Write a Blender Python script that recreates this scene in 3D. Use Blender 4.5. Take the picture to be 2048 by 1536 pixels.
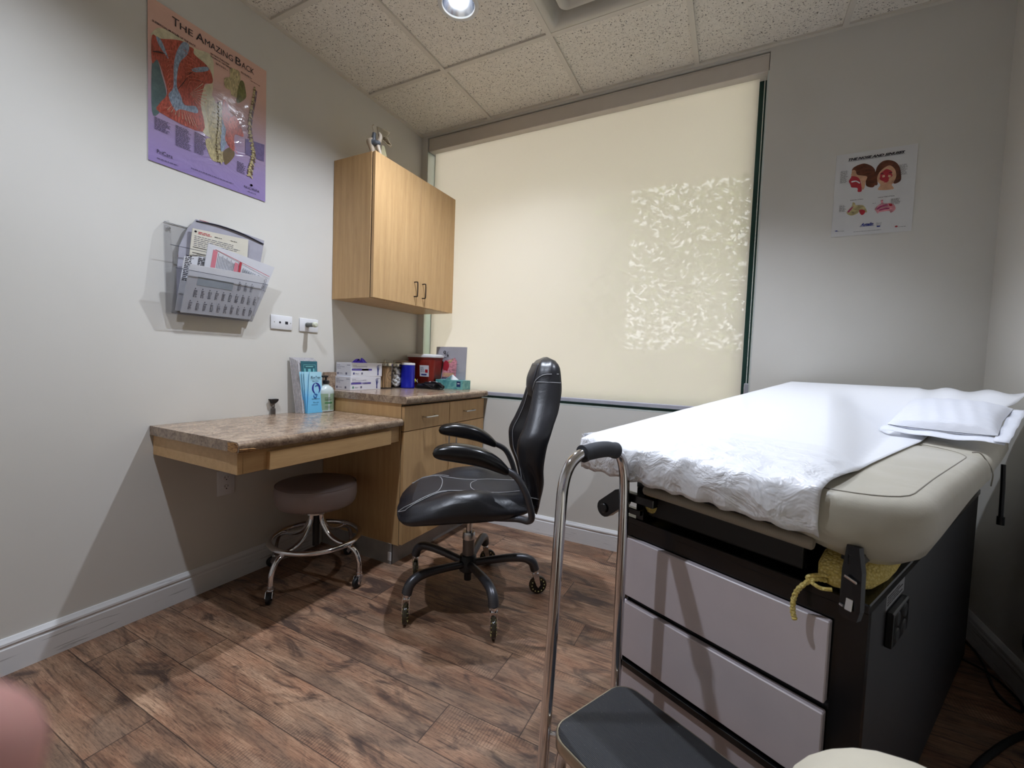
import bpy, bmesh, math, random
from mathutils import Vector, Matrix, noise
from mathutils.geometry import tessellate_polygon
random.seed(7)
PI = math.pi
for o in list(bpy.data.objects):
    bpy.data.objects.remove(o, do_unlink=True)
SC = bpy.context.scene
COL = SC.collection

# ------------------------------------------------------------------ camera
yaw, pitch, roll = -0.4713, -0.0478, 0.0364
fwd = Vector((math.sin(yaw) * math.cos(pitch), math.cos(yaw) * math.cos(pitch), math.sin(pitch)))
rt = fwd.cross(Vector((0, 0, 1))).normalized()
up = rt.cross(fwd)
r2 = rt * math.cos(roll) + up * math.sin(roll)
u2 = up * math.cos(roll) - rt * math.sin(roll)
CAM = Vector((2.0182, -2.4384, 1.0498))
cd = bpy.data.cameras.new('camera')
cd.sensor_width = 36.0
cd.lens = 36.0 * 861.0 / 2048.0
cd.clip_start = 0.005
cd.dof.use_dof = True
cd.dof.focus_distance = 1.6
cd.dof.aperture_fstop = 7.0
cam = bpy.data.objects.new('camera', cd)
COL.objects.link(cam)
mw = Matrix((r2, u2, -fwd)).transposed().to_4x4()
mw.translation = CAM
cam.matrix_world = mw
SC.camera = cam

# ------------------------------------------------------------------ colour management, world, sun
SC.view_settings.view_transform = 'Standard'
SC.view_settings.look = 'None'
SC.view_settings.exposure = 0.04
SC.view_settings.gamma = 1.0
SC.view_settings.use_curve_mapping = False
SC.cycles.max_bounces = 7
SC.cycles.diffuse_bounces = 4
SC.cycles.glossy_bounces = 4
SC.cycles.transmission_bounces = 6
SC.cycles.transparent_max_bounces = 12
SC.cycles.caustics_reflective = False
SC.cycles.caustics_refractive = False
SC.cycles.sample_clamp_indirect = 4.0
SC.cycles.use_denoising = True
SC.cycles.use_adaptive_sampling = True
SC.cycles.adaptive_threshold = 0.015

w = bpy.data.worlds.new('daylight')
SC.world = w
w.use_nodes = True
bg = w.node_tree.nodes['Background']
bg.inputs[0].default_value = (0.98, 0.98, 1.0, 1)
bg.inputs[1].default_value = 8.2

def lamp(name, kind, loc, energy, color, target=None, **kw):
    l = bpy.data.lights.new(name, kind)
    l.energy = energy
    l.color = color
    for k, v in kw.items():
        setattr(l, k, v)
    o = bpy.data.objects.new(name, l)
    COL.objects.link(o)
    o.location = loc
    if target is not None:
        o.rotation_euler = (Vector(target) - Vector(loc)).to_track_quat('-Z', 'Y').to_euler()
    return o

lamp('sun', 'SUN', (0, -5, 9), 6.0, (1.0, 0.96, 0.88), (0.6, 2.0, 0.0), angle=0.01)
# the recessed ceiling lamps throw their light straight down (their housings are built further down)
LED = (0.80, 0.87, 1.0)
H = 2.6011
DOWN = [(0.862, -0.820, 124.0, 134), (0.800, -2.035, 90.0, 134), (2.080, -0.810, 96.0, 92)]
for x, y, e, cone in DOWN:
    lamp('downlight_beam', 'SPOT', (x, y, H - 0.004), e, LED, None,
         spot_size=math.radians(cone), spot_blend=1.0, shadow_soft_size=0.022)
port = lamp('window_portal', 'AREA', (1.08, 0.16, 1.70), 1.0, (1, 1, 1), (1.08, -1, 1.70), shape='RECTANGLE', size=2.05, size_y=1.75)
port.data.cycles.is_portal = True

# ------------------------------------------------------------------ materials
def lin(c):
    return tuple(((v / 255.0) / 12.92 if v / 255.0 <= 0.04045 else ((v / 255.0 + 0.055) / 1.055) ** 2.4) for v in c[:3]) + (1.0,)

class G:
    """small node-graph helper"""
    def __init__(s, name):
        s.m = bpy.data.materials.new(name)
        s.m.use_nodes = True
        s.t = s.m.node_tree
        s.b = s.t.nodes['Principled BSDF']
        s.out = s.t.nodes['Material Output']
        s.tc = s.t.nodes.new('ShaderNodeTexCoord')
    def n(s, typ, **kw):
        nd = s.t.nodes.new('ShaderNode' + typ)
        for k, v in kw.items():
            if k.startswith('_'):
                setattr(nd, k[1:], v)
            else:
                key = int(k[1:]) if k[0] == 'i' and k[1:].isdigit() else k
                s.put(nd.inputs[key], v)
        return nd
    def put(s, sock, v):
        if isinstance(v, bpy.types.NodeSocket):
            s.t.links.new(v, sock)
        else:
            sock.default_value = v
    def math(s, op, a, b=0.0, c=None):
        nd = s.t.nodes.new('ShaderNodeMath'); nd.operation = op
        s.put(nd.inputs[0], a); s.put(nd.inputs[1], b)
        if c is not None: s.put(nd.inputs[2], c)
        return nd.outputs[0]
    def mapc(s, scale=(1, 1, 1), loc=(0, 0, 0), rot=(0, 0, 0), src='Object'):
        nd = s.t.nodes.new('ShaderNodeMapping')
        s.t.links.new(s.tc.outputs[src], nd.inputs[0])
        nd.inputs['Scale'].default_value = scale
        nd.inputs['Location'].default_value = loc
        nd.inputs['Rotation'].default_value = rot
        return nd.outputs[0]
    def noise(s, vec, scale=5, detail=3, rough=0.5, dist=0.0):
        nd = s.t.nodes.new('ShaderNodeTexNoise')
        s.t.links.new(vec, nd.inputs['Vector'])
        nd.inputs['Scale'].default_value = scale
        nd.inputs['Detail'].default_value = detail
        nd.inputs['Roughness'].default_value = rough
        nd.inputs['Distortion'].default_value = dist
        return nd.outputs[0]
    def ramp(s, fac, stops, interp='LINEAR'):
        nd = s.t.nodes.new('ShaderNodeValToRGB')
        nd.color_ramp.interpolation = interp
        el = nd.color_ramp.elements
        while len(el) < len(stops): el.new(0.5)
        for e, (p, c) in zip(el, stops):
            e.position = p; e.color = c if len(c) == 4 else tuple(c) + (1,)
        s.put(nd.inputs[0], fac)
        return nd.outputs[0]
    def mix(s, fac, a, b, blend='MIX'):
        nd = s.t.nodes.new('ShaderNodeMix'); nd.data_type = 'RGBA'; nd.blend_type = blend
        s.put(nd.inputs[0], fac); s.put(nd.inputs[6], a); s.put(nd.inputs[7], b)
        return nd.outputs[2]
    def bump(s, height, strength=0.3, dist=0.002):
        nd = s.t.nodes.new('ShaderNodeBump')
        nd.inputs['Strength'].default_value = strength
        nd.inputs['Distance'].default_value = dist
        s.put(nd.inputs['Height'], height)
        s.t.links.new(nd.outputs[0], s.b.inputs['Normal'])
    def col(s, v): s.put(s.b.inputs['Base Color'], v)
    def set(s, **kw):
        for k, v in kw.items():
            s.put(s.b.inputs[k.replace('_', ' ')], v)

MC = {}
def M(name, rgb, rough=0.5, metal=0.0, var=0.06, scale=18, bump=0.0, bscale=60, bdist=0.001, spec=None, coat=0.0, alpha=None, trans=0.0):
    if name in MC: return MC[name]
    g = G(name)
    c = lin(rgb)
    lo = tuple(v * (1 - var) for v in c[:3]) + (1,)
    hi = tuple(min(1, v * (1 + var)) for v in c[:3]) + (1,)
    n1 = g.noise(g.mapc(), scale, 3)
    g.col(g.ramp(n1, [(0.3, lo), (0.7, hi)]))
    g.set(Roughness=rough, Metallic=metal)
    if spec is not None: g.b.inputs['Specular IOR Level'].default_value = spec
    if coat: g.b.inputs['Coat Weight'].default_value = coat
    if trans: g.b.inputs['Transmission Weight'].default_value = trans
    if alpha is not None: g.b.inputs['Alpha'].default_value = alpha
    if bump: g.bump(g.noise(g.mapc(), bscale, 4), bump, bdist)
    MC[name] = g.m
    return g.m

# ------------------------------------------------------------------ mesh helpers
def V(*a): return Vector(a)
def new(): return bmesh.new()

def obj(name, bm, mat, parent=None, smooth=False, kind=None, mats=None):
    me = bpy.data.meshes.new(name)
    bmesh.ops.recalc_face_normals(bm, faces=bm.faces)
    bm.to_mesh(me); bm.free()
    for m_ in (mats or [mat]):
        me.materials.append(m_)
    if smooth:
        for p in me.polygons: p.use_smooth = True
        if smooth != 'all':
            try:
                me.set_sharp_from_angle(angle=math.radians(42))
            except Exception:
                pass
    o = bpy.data.objects.new(name, me)
    COL.objects.link(o)
    if parent: o.parent = parent
    if kind: o['kind'] = kind
    return o

def tag(o, label, cat, group=None):
    o['label'] = label; o['category'] = cat
    if group: o['group'] = group
    return o

def thing(name, label, cat, loc=(0, 0, 0), rz=0.0, group=None):
    o = bpy.data.objects.new(name, None)
    o.empty_display_size = 0.05
    COL.objects.link(o)
    o.location = loc; o.rotation_euler = (0, 0, rz)
    return tag(o, label, cat, group)

def struct(name, bm, mat, smooth=False, mats=None):
    return obj(name, bm, mat, None, smooth, 'structure', mats)

def copy_tree(o, parent=None):
    c = o.copy(); COL.objects.link(c)
    if parent is not None: c.parent = parent
    for ch in [x for x in bpy.data.objects if x.parent == o]:
        copy_tree(ch, c)
    return c

def box(bm, a, b, bev=0.0, seg=2, M4=None, mi=0):
    """axis box from corner a to corner b, optional bevel"""
    r = bmesh.ops.create_cube(bm, size=1.0)
    vs = r['verts']
    a = Vector(a); b = Vector(b)
    c = (a + b) / 2; d = b - a
    for v in vs:
        v.co = Vector((v.co.x * d.x, v.co.y * d.y, v.co.z * d.z)) + c
    fs = set(f for v in vs for f in v.link_faces)
    for f in fs: f.material_index = mi
    if bev > 0:
        es = set(e for v in vs for e in v.link_edges)
        rr = bmesh.ops.bevel(bm, geom=list(es), offset=bev, segments=seg, profile=0.5, affect='EDGES')
        vs = list(set(rr['verts']) | set(v for v in vs if v.is_valid))
        for f in set(f for v in vs for f in v.link_faces): f.material_index = mi
    if M4 is not None:
        for v in vs: v.co = M4 @ v.co
    return vs

def loft(bm, rings, caps=(True, True), closed=True, mi=0, loop=False):
    vr = [[bm.verts.new(p) for p in r] for r in rings]
    n = len(rings[0])
    pairs = list(zip(vr[:-1], vr[1:]))
    if loop: pairs.append((vr[-1], vr[0]))
    for a, b in pairs:
        for i in range(n if closed else n - 1):
            j = (i + 1) % n
            try:
                f = bm.faces.new((a[i], a[j], b[j], b[i])); f.material_index = mi
            except ValueError:
                pass
    if closed and not loop:
        if caps[0]:
            f = bm.faces.new(list(reversed(vr[0]))); f.material_index = mi
        if caps[1]:
            f = bm.faces.new(vr[-1]); f.material_index = mi
    return vr

def catmull(pts, n=8, closed=False):
    P = [Vector(p) for p in pts]
    out = []
    m = len(P)
    rng = range(m if closed else m - 1)
    for i in rng:
        if closed:
            p0, p1, p2, p3 = P[(i - 1) % m], P[i], P[(i + 1) % m], P[(i + 2) % m]
        else:
            p0 = P[i - 1] if i > 0 else P[0] * 2 - P[1]
            p1, p2 = P[i], P[i + 1]
            p3 = P[i + 2] if i + 2 < m else P[-1] * 2 - P[-2]
        for k in range(n):
            t = k / n
            out.append(0.5 * ((2 * p1) + (p2 - p0) * t + (2 * p0 - 5 * p1 + 4 * p2 - p3) * t * t + (3 * p1 - p0 - 3 * p2 + p3) * t ** 3))
    if not closed: out.append(P[-1].copy())
    return out

def tube(bm, pts, r, n=10, closed=False, caps=True, flat=None, mi=0):
    """sweep a circle (or ellipse: flat = second radius factor) along points; r is a number or a list"""
    P = [Vector(p) for p in pts]
    m = len(P)
    R = r if isinstance(r, (list, tuple)) else [r] * m
    T = []
    for i in range(m):
        if closed: t = P[(i + 1) % m] - P[(i - 1) % m]
        else: t = P[min(i + 1, m - 1)] - P[max(i - 1, 0)]
        T.append(t.normalized())
    ref = Vector((0, 0, 1)) if abs(T[0].z) < 0.9 else Vector((1, 0, 0))
    nrm = (ref - T[0] * ref.dot(T[0])).normalized()
    rings = []
    for i in range(m):
        nrm = (nrm - T[i] * nrm.dot(T[i])).normalized()
        bn = T[i].cross(nrm)
        fl = flat if flat else 1.0
        rings.append([P[i] + (nrm * math.cos(2 * PI * k / n) * fl + bn * math.sin(2 * PI * k / n)) * R[i] for k in range(n)])
    loft(bm, rings, caps=(caps, caps), loop=closed, mi=mi)

def lathe(bm, prof, c=(0, 0, 0), n=32, M4=None, mi=0, caps=(False, False)):
    """profile [(r, z)...] around the z axis"""
    rings = []
    for r, z in prof:
        ring = [Vector((max(r, 1e-5) * math.cos(2 * PI * k / n), max(r, 1e-5) * math.sin(2 * PI * k / n), z)) for k in range(n)]
        if M4 is not None: ring = [M4 @ p for p in ring]
        rings.append([p + Vector(c) for p in ring])
    loft(bm, rings, caps=caps, mi=mi)

def cyl(bm, p0, p1, r, n=20, r1=None, bev=0.0):
    p0 = Vector(p0); p1 = Vector(p1)
    L = (p1 - p0).length
    r1 = r if r1 is None else r1
    q = Vector((0, 0, 1)).rotation_difference((p1 - p0).normalized()).to_matrix().to_4x4()
    q.translation = p0
    pr = [(0.0, 0), (r - bev, 0), (r, bev), (r1, L - bev), (r1 - bev, L), (0.0, L)] if bev else [(0, 0), (r, 0), (r1, L), (0, L)]
    lathe(bm, pr, n=n, M4=q)

def ball(bm, c, r, seg=16, sc=(1, 1, 1), rot=None):
    rr = bmesh.ops.create_uvsphere(bm, u_segments=seg, v_segments=max(6, seg // 2), radius=1.0)
    for v in rr['verts']:
        p = Vector((v.co.x * r * sc[0], v.co.y * r * sc[1], v.co.z * r * sc[2]))
        if rot is not None: p = rot @ p
        v.co = p + Vector(c)

def poly(bm, pts, thick=None, mi=0):
    """flat polygon, or a prism when a thickness vector is given"""
    P = [Vector(p) for p in pts]
    if thick is None:
        f = bm.faces.new([bm.verts.new(p) for p in P]); f.material_index = mi
        return
    t = Vector(thick)
    loft(bm, [P, [p + t for p in P]], mi=mi)

def sheet(bm, fn, nu, nv, thick=0.0, mi=0):
    """surface fn(i/nu, j/nv) -> point; thickness makes it a closed shell"""
    top = [[Vector(fn(i / nu, j / nv)) for j in range(nv + 1)] for i in range(nu + 1)]
    vt = [[bm.verts.new(p) for p in row] for row in top]
    for i in range(nu):
        for j in range(nv):
            f = bm.faces.new((vt[i][j], vt[i + 1][j], vt[i + 1][j + 1], vt[i][j + 1])); f.material_index = mi
    if thick:
        nm = [[None] * (nv + 1) for _ in range(nu + 1)]
        for i in range(nu + 1):
            for j in range(nv + 1):
                a = top[min(i + 1, nu)][j] - top[max(i - 1, 0)][j]
                b = top[i][min(j + 1, nv)] - top[i][max(j - 1, 0)]
                nn = a.cross(b)
                nm[i][j] = nn.normalized() if nn.length > 1e-12 else Vector((0, 0, 1))
        vb = [[bm.verts.new(top[i][j] - nm[i][j] * thick) for j in range(nv + 1)] for i in range(nu + 1)]
        for i in range(nu):
            for j in range(nv):
                bm.faces.new((vb[i][j], vb[i][j + 1], vb[i + 1][j + 1], vb[i + 1][j]))
        for i in range(nu):
            bm.faces.new((vt[i][0], vb[i][0], vb[i + 1][0], vt[i + 1][0]))
            bm.faces.new((vt[i][nv], vt[i + 1][nv], vb[i + 1][nv], vb[i][nv]))
        for j in range(nv):
            bm.faces.new((vt[0][j], vt[0][j + 1], vb[0][j + 1], vb[0][j]))
            bm.faces.new((vt[nu][j], vb[nu][j], vb[nu][j + 1], vt[nu][j + 1]))

def interp(tab, x):
    """monotone cubic through a table"""
    n = len(tab)
    if x <= tab[0][0]: return tab[0][1]
    if x >= tab[-1][0]: return tab[-1][1]
    h = [tab[i + 1][0] - tab[i][0] for i in range(n - 1)]
    d = [(tab[i + 1][1] - tab[i][1]) / h[i] for i in range(n - 1)]
    def slope(i):
        if i == 0: return d[0]
        if i == n - 1: return d[-1]
        if d[i - 1] * d[i] <= 0: return 0.0
        w1 = 2 * h[i] + h[i - 1]; w2 = h[i] + 2 * h[i - 1]
        return (w1 + w2) / (w1 / d[i - 1] + w2 / d[i])
    for i in range(n - 1):
        if x <= tab[i + 1][0]:
            t = (x - tab[i][0]) / h[i]
            m0, m1 = slope(i) * h[i], slope(i + 1) * h[i]
            return ((2 * t ** 3 - 3 * t * t + 1) * tab[i][1] + (t ** 3 - 2 * t * t + t) * m0 + (-2 * t ** 3 + 3 * t * t) * tab[i + 1][1] + (t ** 3 - t * t) * m1)
    return tab[-1][1]

def smooth01(x):
    x = max(0.0, min(1.0, x)); return x * x * (3 - 2 * x)

TXT_CACHE = {}
def text_bm(bm, s, size, origin, right, upv, width=None, shear=0.0, bold=0.0, align='LEFT', mi=0):
    """letters as flat mesh, laid out from origin along right/up; width squeezes or stretches the line to that length"""
    cu = bpy.data.curves.new('t', 'FONT')
    cu.body = s; cu.size = size; cu.shear = shear; cu.offset = bold; cu.resolution_u = 2
    ob = bpy.data.objects.new('t', cu)
    COL.objects.link(ob)
    dg = bpy.context.evaluated_depsgraph_get()
    me = bpy.data.meshes.new_from_object(ob.evaluated_get(dg))
    bpy.data.objects.remove(ob); bpy.data.curves.remove(cu)
    if len(me.vertices) == 0: return
    x0 = min(v.co.x for v in me.vertices); x1 = max(v.co.x for v in me.vertices)
    k = (width / (x1 - x0)) if width else 1.0
    R = Vector(right).normalized(); U = Vector(upv).normalized(); O = Vector(origin)
    wd = (x1 - x0) * k
    off = 0.0 if align == 'LEFT' else (-wd / 2 if align == 'CENTER' else -wd)
    vs = [bm.verts.new(O + R * ((v.co.x - x0) * k + off) + U * v.co.y) for v in me.vertices]
    for p in me.polygons:
        try:
            f = bm.faces.new([vs[i] for i in p.vertices]); f.material_index = mi
        except ValueError:
            pass
    bpy.data.meshes.remove(me)

def rect(bm, o, R, U, x, y, w_, h_, mi=0):
    o = Vector(o); R = Vector(R); U = Vector(U)
    poly(bm, [o + R * x + U * y, o + R * (x + w_) + U * y, o + R * (x + w_) + U * (y + h_), o + R * x + U * (y + h_)], mi=mi)

def greek(bm, o, R, U, x, y, w_, h_, pitch, seed=0, mi=0, fill=0.45):
    """rows of tiny unreadable print inside a rectangle"""
    rr = random.Random(seed)
    ny = max(1, int(h_ / pitch))
    for k in range(ny):
        yy = y + h_ - (k + 1) * pitch
        xx = x; end = x + w_ * (0.7 + 0.3 * rr.random())
        while xx < end:
            ww = min(end - xx, pitch * (0.8 + 2.2 * rr.random()))
            rect(bm, o, R, U, xx, yy, ww, pitch * fill, mi)
            xx += ww + pitch * 0.45
# ================================================================== room shell
W = 2.933; BACK = -3.35; TOP = 2.90
wall_m = G('painted_wall')
wall_m.col(wall_m.ramp(wall_m.noise(wall_m.mapc(), 2.2, 4), [(0.3, lin((209, 206, 198))), (0.7, lin((214, 211, 204)))]))
wall_m.set(Roughness=0.42)
wall_m.b.inputs['Specular IOR Level'].default_value = 0.35
wall_m.bump(wall_m.noise(wall_m.mapc(), 170, 3), 0.12, 0.0006)
wall_m = wall_m.m

b = new(); box(b, (-0.12, BACK, -0.02), (0, 0.12, TOP)); struct('wall_left', b, wall_m)
b = new(); box(b, (W, BACK, -0.02), (W + 0.12, 0.12, TOP)); struct('wall_right', b, wall_m)
b = new(); box(b, (-0.12, BACK - 0.12, -0.02), (W + 0.12, BACK, TOP)); struct('wall_back', b, wall_m)
WX0, WX1, WZ0, WZ1 = 0.052, 2.100, 0.812, 2.588
b = new()
box(b, (0, 0, -0.02), (W, 0.12, WZ0))
box(b, (0, 0, WZ1), (W, 0.12, TOP))
box(b, (0, 0, WZ0), (WX0, 0.12, WZ1))
box(b, (WX1, 0, WZ0), (W, 0.12, WZ1))
struct('wall_window', b, wall_m)

# ---- floor: embossed wood-look vinyl planks, 152 mm wide, laid along x
g = G('vinyl_planks')
sep = g.n('SeparateXYZ'); g.t.links.new(g.tc.outputs['Object'], sep.inputs[0])
X_, Y_ = sep.outputs[0], sep.outputs[1]
ry = g.math('DIVIDE', g.math('ADD', Y_, 3.5105), 0.1524)
row = g.math('FLOOR', ry)
fy = g.math('SUBTRACT', ry, row)
# joint offset for each row
offs = {11: .10, 12: .365, 13: .033, 14: .27, 15: .095, 16: .62, 17: .274, 18: .70, 10: .55, 9: .82, 8: .31, 7: .66, 19: .12, 20: .5, 21: .8, 22: .2}
stops = []
for k in range(24):
    v = offs.get(k, (k * 0.37) % 0.9)
    stops.append((k / 24.0, (v, v, v, 1)))
of = g.ramp(g.math('DIVIDE', g.math('ADD', row, 0.5), 24.0), stops, 'CONSTANT')
cx = g.math('DIVIDE', g.math('ADD', g.math('SUBTRACT', X_, of), 10.92), 1.219)
ci = g.math('FLOOR', cx)
fx = g.math('SUBTRACT', cx, ci)
comb = g.n('CombineXYZ'); g.put(comb.inputs[0], ci); g.put(comb.inputs[1], row)
wn = g.n('TexWhiteNoise', _noise_dimensions='3D'); g.t.links.new(comb.outputs[0], wn.inputs['Vector'])
rnd = wn.outputs['Value']
# grain coordinates shifted per plank
sh = g.n('VectorMath', _operation='SCALE'); g.t.links.new(wn.outputs['Color'], sh.inputs[0]); sh.inputs['Scale'].default_value = 7.0
add = g.n('VectorMath', _operation='ADD'); g.t.links.new(g.tc.outputs['Object'], add.inputs[0]); g.t.links.new(sh.outputs[0], add.inputs[1])
def stretch(v, s):
    nd = g.n('VectorMath', _operation='MULTIPLY'); g.t.links.new(v, nd.inputs[0]); nd.inputs[1].default_value = s
    return nd.outputs[0]
pv = add.outputs[0]
big = g.noise(stretch(pv, (2.2, 9, 1)), 1.6, 5, 0.62, 0.6)
grain = g.noise(stretch(pv, (4, 70, 1)), 2.0, 6, 0.7, 0.9)
fine = g.noise(stretch(pv, (30, 300, 1)), 1.5, 3, 0.7)
patch = g.noise(stretch(pv, (3.0, 7, 1)), 1.4, 4, 0.6, 1.2)
red = g.noise(stretch(pv, (5, 12, 1)), 1.0, 3, 0.5)
base = g.ramp(g.math('ADD', g.math('MULTIPLY', big, 0.55), g.math('MULTIPLY', grain, 0.45)),
              [(0.30, lin((60, 43, 35))), (0.42, lin((110, 83, 66))), (0.52, lin((152, 119, 95))), (0.66, lin((192, 158, 130)))])
base = g.mix(g.math('MULTIPLY', g.ramp(red, [(0.45, (0, 0, 0)), (0.7, (1, 1, 1))]), 0.35), base, lin((160, 108, 80)))
base = g.mix(g.math('MULTIPLY', g.ramp(g.noise(stretch(pv, (2.5, 10, 1)), 1.1, 3, 0.5, 0.5), [(0.48, (0, 0, 0)), (0.62, (1, 1, 1))]), 0.40), base, lin((122, 106, 92)))
# per-plank tone
base = g.mix(1.0, base, g.ramp(rnd, [(0, (0.78, 0.76, 0.74)), (1, (1.1, 1.08, 1.05))]), 'MULTIPLY')
# dark weathered blotches and knots
base = g.mix(g.math('MULTIPLY', g.ramp(patch, [(0.54, (0, 0, 0)), (0.66, (1, 1, 1))]), 0.78), base, lin((48, 38, 36)))
vor = g.n('TexVoronoi', _feature='F1'); g.t.links.new(stretch(pv, (1.6, 3.4, 1)), vor.inputs['Vector']); vor.inputs['Scale'].default_value = 1.7
kn = g.ramp(vor.outputs['Distance'], [(0.0, (1, 1, 1)), (0.045, (0.7, 0.7, 0.7)), (0.09, (0, 0, 0))])
base = g.mix(g.math('MULTIPLY', kn, 0.8), base, lin((44, 30, 24)))
# saw marks across the board
saw = g.n('TexWave', _wave_type='BANDS', _bands_direction='X'); g.t.links.new(pv, saw.inputs['Vector'])
saw.inputs['Scale'].default_value = 34; saw.inputs['Distortion'].default_value = 2.5; saw.inputs['Detail'].default_value = 3; saw.inputs['Detail Scale'].default_value = 2
sawm = g.math('MULTIPLY', g.ramp(g.noise(stretch(pv, (2, 5, 1)), 1.3, 2), [(0.5, (0, 0, 0)), (0.62, (1, 1, 1))]), g.ramp(saw.outputs[0], [(0.15, (1, 1, 1)), (0.4, (0, 0, 0))]))
base = g.mix(g.math('MULTIPLY', sawm, 0.42), base, lin((70, 48, 38)))
base = g.mix(g.math('MULTIPLY', g.ramp(fine, [(0.30, (1, 1, 1)), (0.50, (0, 0, 0))]), 0.6), base, lin((58, 40, 32)))
base = g.mix(g.math('MULTIPLY', g.ramp(grain, [(0.34, (1, 1, 1)), (0.44, (0, 0, 0))]), 0.5), base, lin((52, 36, 30)))
# plank joints
ey = g.math('MINIMUM', fy, g.math('SUBTRACT', 1.0, fy))
ex = g.math('MINIMUM', fx, g.math('SUBTRACT', 1.0, fx))
j = g.math('MAXIMUM', g.math('LESS_THAN', ey, 0.009), g.math('LESS_THAN', ex, 0.0014))
base = g.mix(g.math('MULTIPLY', j, 0.75), base, lin((36, 25, 21)))
g.col(base)
g.put(g.b.inputs['Roughness'], g.ramp(grain, [(0.3, (0.55, 0.55, 0.55)), (0.7, (0.40, 0.40, 0.40))]))
g.b.inputs['Specular IOR Level'].default_value = 0.42
hgt = g.math('SUBTRACT', g.math('ADD', g.math('MULTIPLY', grain, 0.6), g.math('MULTIPLY', fine, 0.5)), g.math('ADD', g.math('MULTIPLY', j, 1.2), g.math('MULTIPLY', sawm, 0.35)))
g.bump(hgt, 0.5, 0.0012)
b = new(); box(b, (-0.12, BACK - 0.12, -0.06), (W + 0.12, 0.12, 0.0)); struct('floor', b, g.m)

# ---- suspended ceiling
g = G('mineral_ceiling_tile')
v1 = g.mapc()
pits = g.ramp(g.noise(v1, 150, 2, 0.6, 0.4), [(0.335, (1, 1, 1)), (0.385, (0, 0, 0))])
pits2 = g.ramp(g.noise(g.mapc(loc=(3, 1, 0)), 90, 1, 0.5), [(0.29, (1, 1, 1)), (0.33, (0, 0, 0))])
pm = g.math('MAXIMUM', pits, pits2)
g.col(g.mix(g.math('MULTIPLY', pm, 0.85), g.ramp(g.noise(v1, 60, 3), [(0.3, lin((226, 220, 208))), (0.7, lin((236, 231, 220)))]), lin((62, 54, 46))))
g.set(Roughness=0.92)
g.bump(g.math('SUBTRACT', g.math('MULTIPLY', g.noise(v1, 220, 3), 0.3), pm), 0.5, 0.002)
tile_m = g.m
GX = [0.0] + [0.5539 + 0.61 * k for k in range(4)] + [W]
GY = [0.0] + [-0.5028 - 0.61 * k for k in range(5)] + [BACK]
ZT = H + 0.010
b = new()
def hole_tile(b, x0, x1, y0, y1, cx_, cy_, r):
    ang = sorted([2 * PI * k / 32 for k in range(32)] + [math.atan2(yy - cy_, xx - cx_) % (2 * PI) for xx in (x0, x1) for yy in (y0, y1)])
    inner = []; outer = []
    for a in ang:
        ca, sa = math.cos(a), math.sin(a)
        t = min(((x1 if ca > 0 else x0) - cx_) / ca if abs(ca) > 1e-9 else 1e9, ((y1 if sa > 0 else y0) - cy_) / sa if abs(sa) > 1e-9 else 1e9)
        inner.append(b.verts.new((cx_ + r * ca, cy_ + r * sa, ZT)))
        outer.append(b.verts.new((cx_ + t * ca, cy_ + t * sa, ZT)))
    n = len(ang)
    for i in range(n):
        k = (i + 1) % n
        b.faces.new((inner[i], outer[i], outer[k], inner[k]))
RL = 0.078
for i in range(len(GX) - 1):
    for k in range(len(GY) - 1):
        x0, x1 = GX[i], GX[i + 1]; y1, y0 = GY[k], GY[k + 1]
        if i == 2 and k == 1: continue            # the air diffuser sits here
        hit = [d for d in DOWN if x0 < d[0] < x1 and y0 < d[1] < y1]
        if hit: hole_tile(b, x0, x1, y0, y1, hit[0][0], hit[0][1], RL - 0.004)
        else: box(b, (x0, y0, ZT), (x1, y1, ZT + 0.015))
box(b, (-0.12, BACK - 0.12, TOP), (W + 0.12, 0.12, TOP + 0.05))
struct('ceiling', b, tile_m)
tee_m = M('ceiling_tee_paint', (214, 208, 196), 0.5, var=0.02)
b = new()
for x in GX[1:-1]: box(b, (x - 0.012, BACK + 0.022, H), (x + 0.012, -0.022, H + 0.0235))
for y in GY[1:-1]: box(b, (0.022, y - 0.012, H + 0.0006), (W - 0.022, y + 0.012, H + 0.023))
struct('trim_1', b, tee_m)
b = new()
box(b, (0, BACK, H), (0.022, 0, H + 0.024)); box(b, (W - 0.022, BACK, H), (W, 0, H + 0.024))
box(b, (0.022, -0.022, H), (W - 0.022, 0, H + 0.024)); box(b, (0.022, BACK, H), (W - 0.022, BACK + 0.022, H + 0.024))
struct('trim_2', b, tee_m)

# ---- skirting
g = G('skirting_paint')
sc_ = g.noise(g.mapc((1, 1.2, 22)), 3.0, 4, 0.6, 0.4)
mk = g.math('MULTIPLY', g.ramp(sc_, [(0.60, (0, 0, 0)), (0.66, (1, 1, 1))]), 0.5)
g.col(g.mix(mk, lin((222, 222, 222)), lin((110, 104, 104))))
g.set(Roughness=0.35)
base_m = g.m
BBH = 0.116
prof = [(0, 0), (0.013, 0), (0.013, 0.082), (0.011, 0.086), (0.011, 0.092), (0.013, 0.095), (0.0125, 0.102), (0.008, 0.109), (0.004, BBH), (0, BBH)]
def skirting(name, p0, p1, nrm):
    b = new(); nrm = Vector(nrm)
    rings = [[Vector(p) + nrm * d + Vector((0, 0, z)) for d, z in prof] for p in (p0, p1)]
    loft(b, rings); return struct(name, b, base_m)
skirting('baseboard_left', (0, BACK, 0), (0, -0.80, 0), (1, 0, 0))
skirting('baseboard_window', (0.60, 0, 0), (W, 0, 0), (0, -1, 0))
skirting('baseboard_right', (W, BACK, 0), (W, -0.014, 0), (-1, 0, 0))

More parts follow.
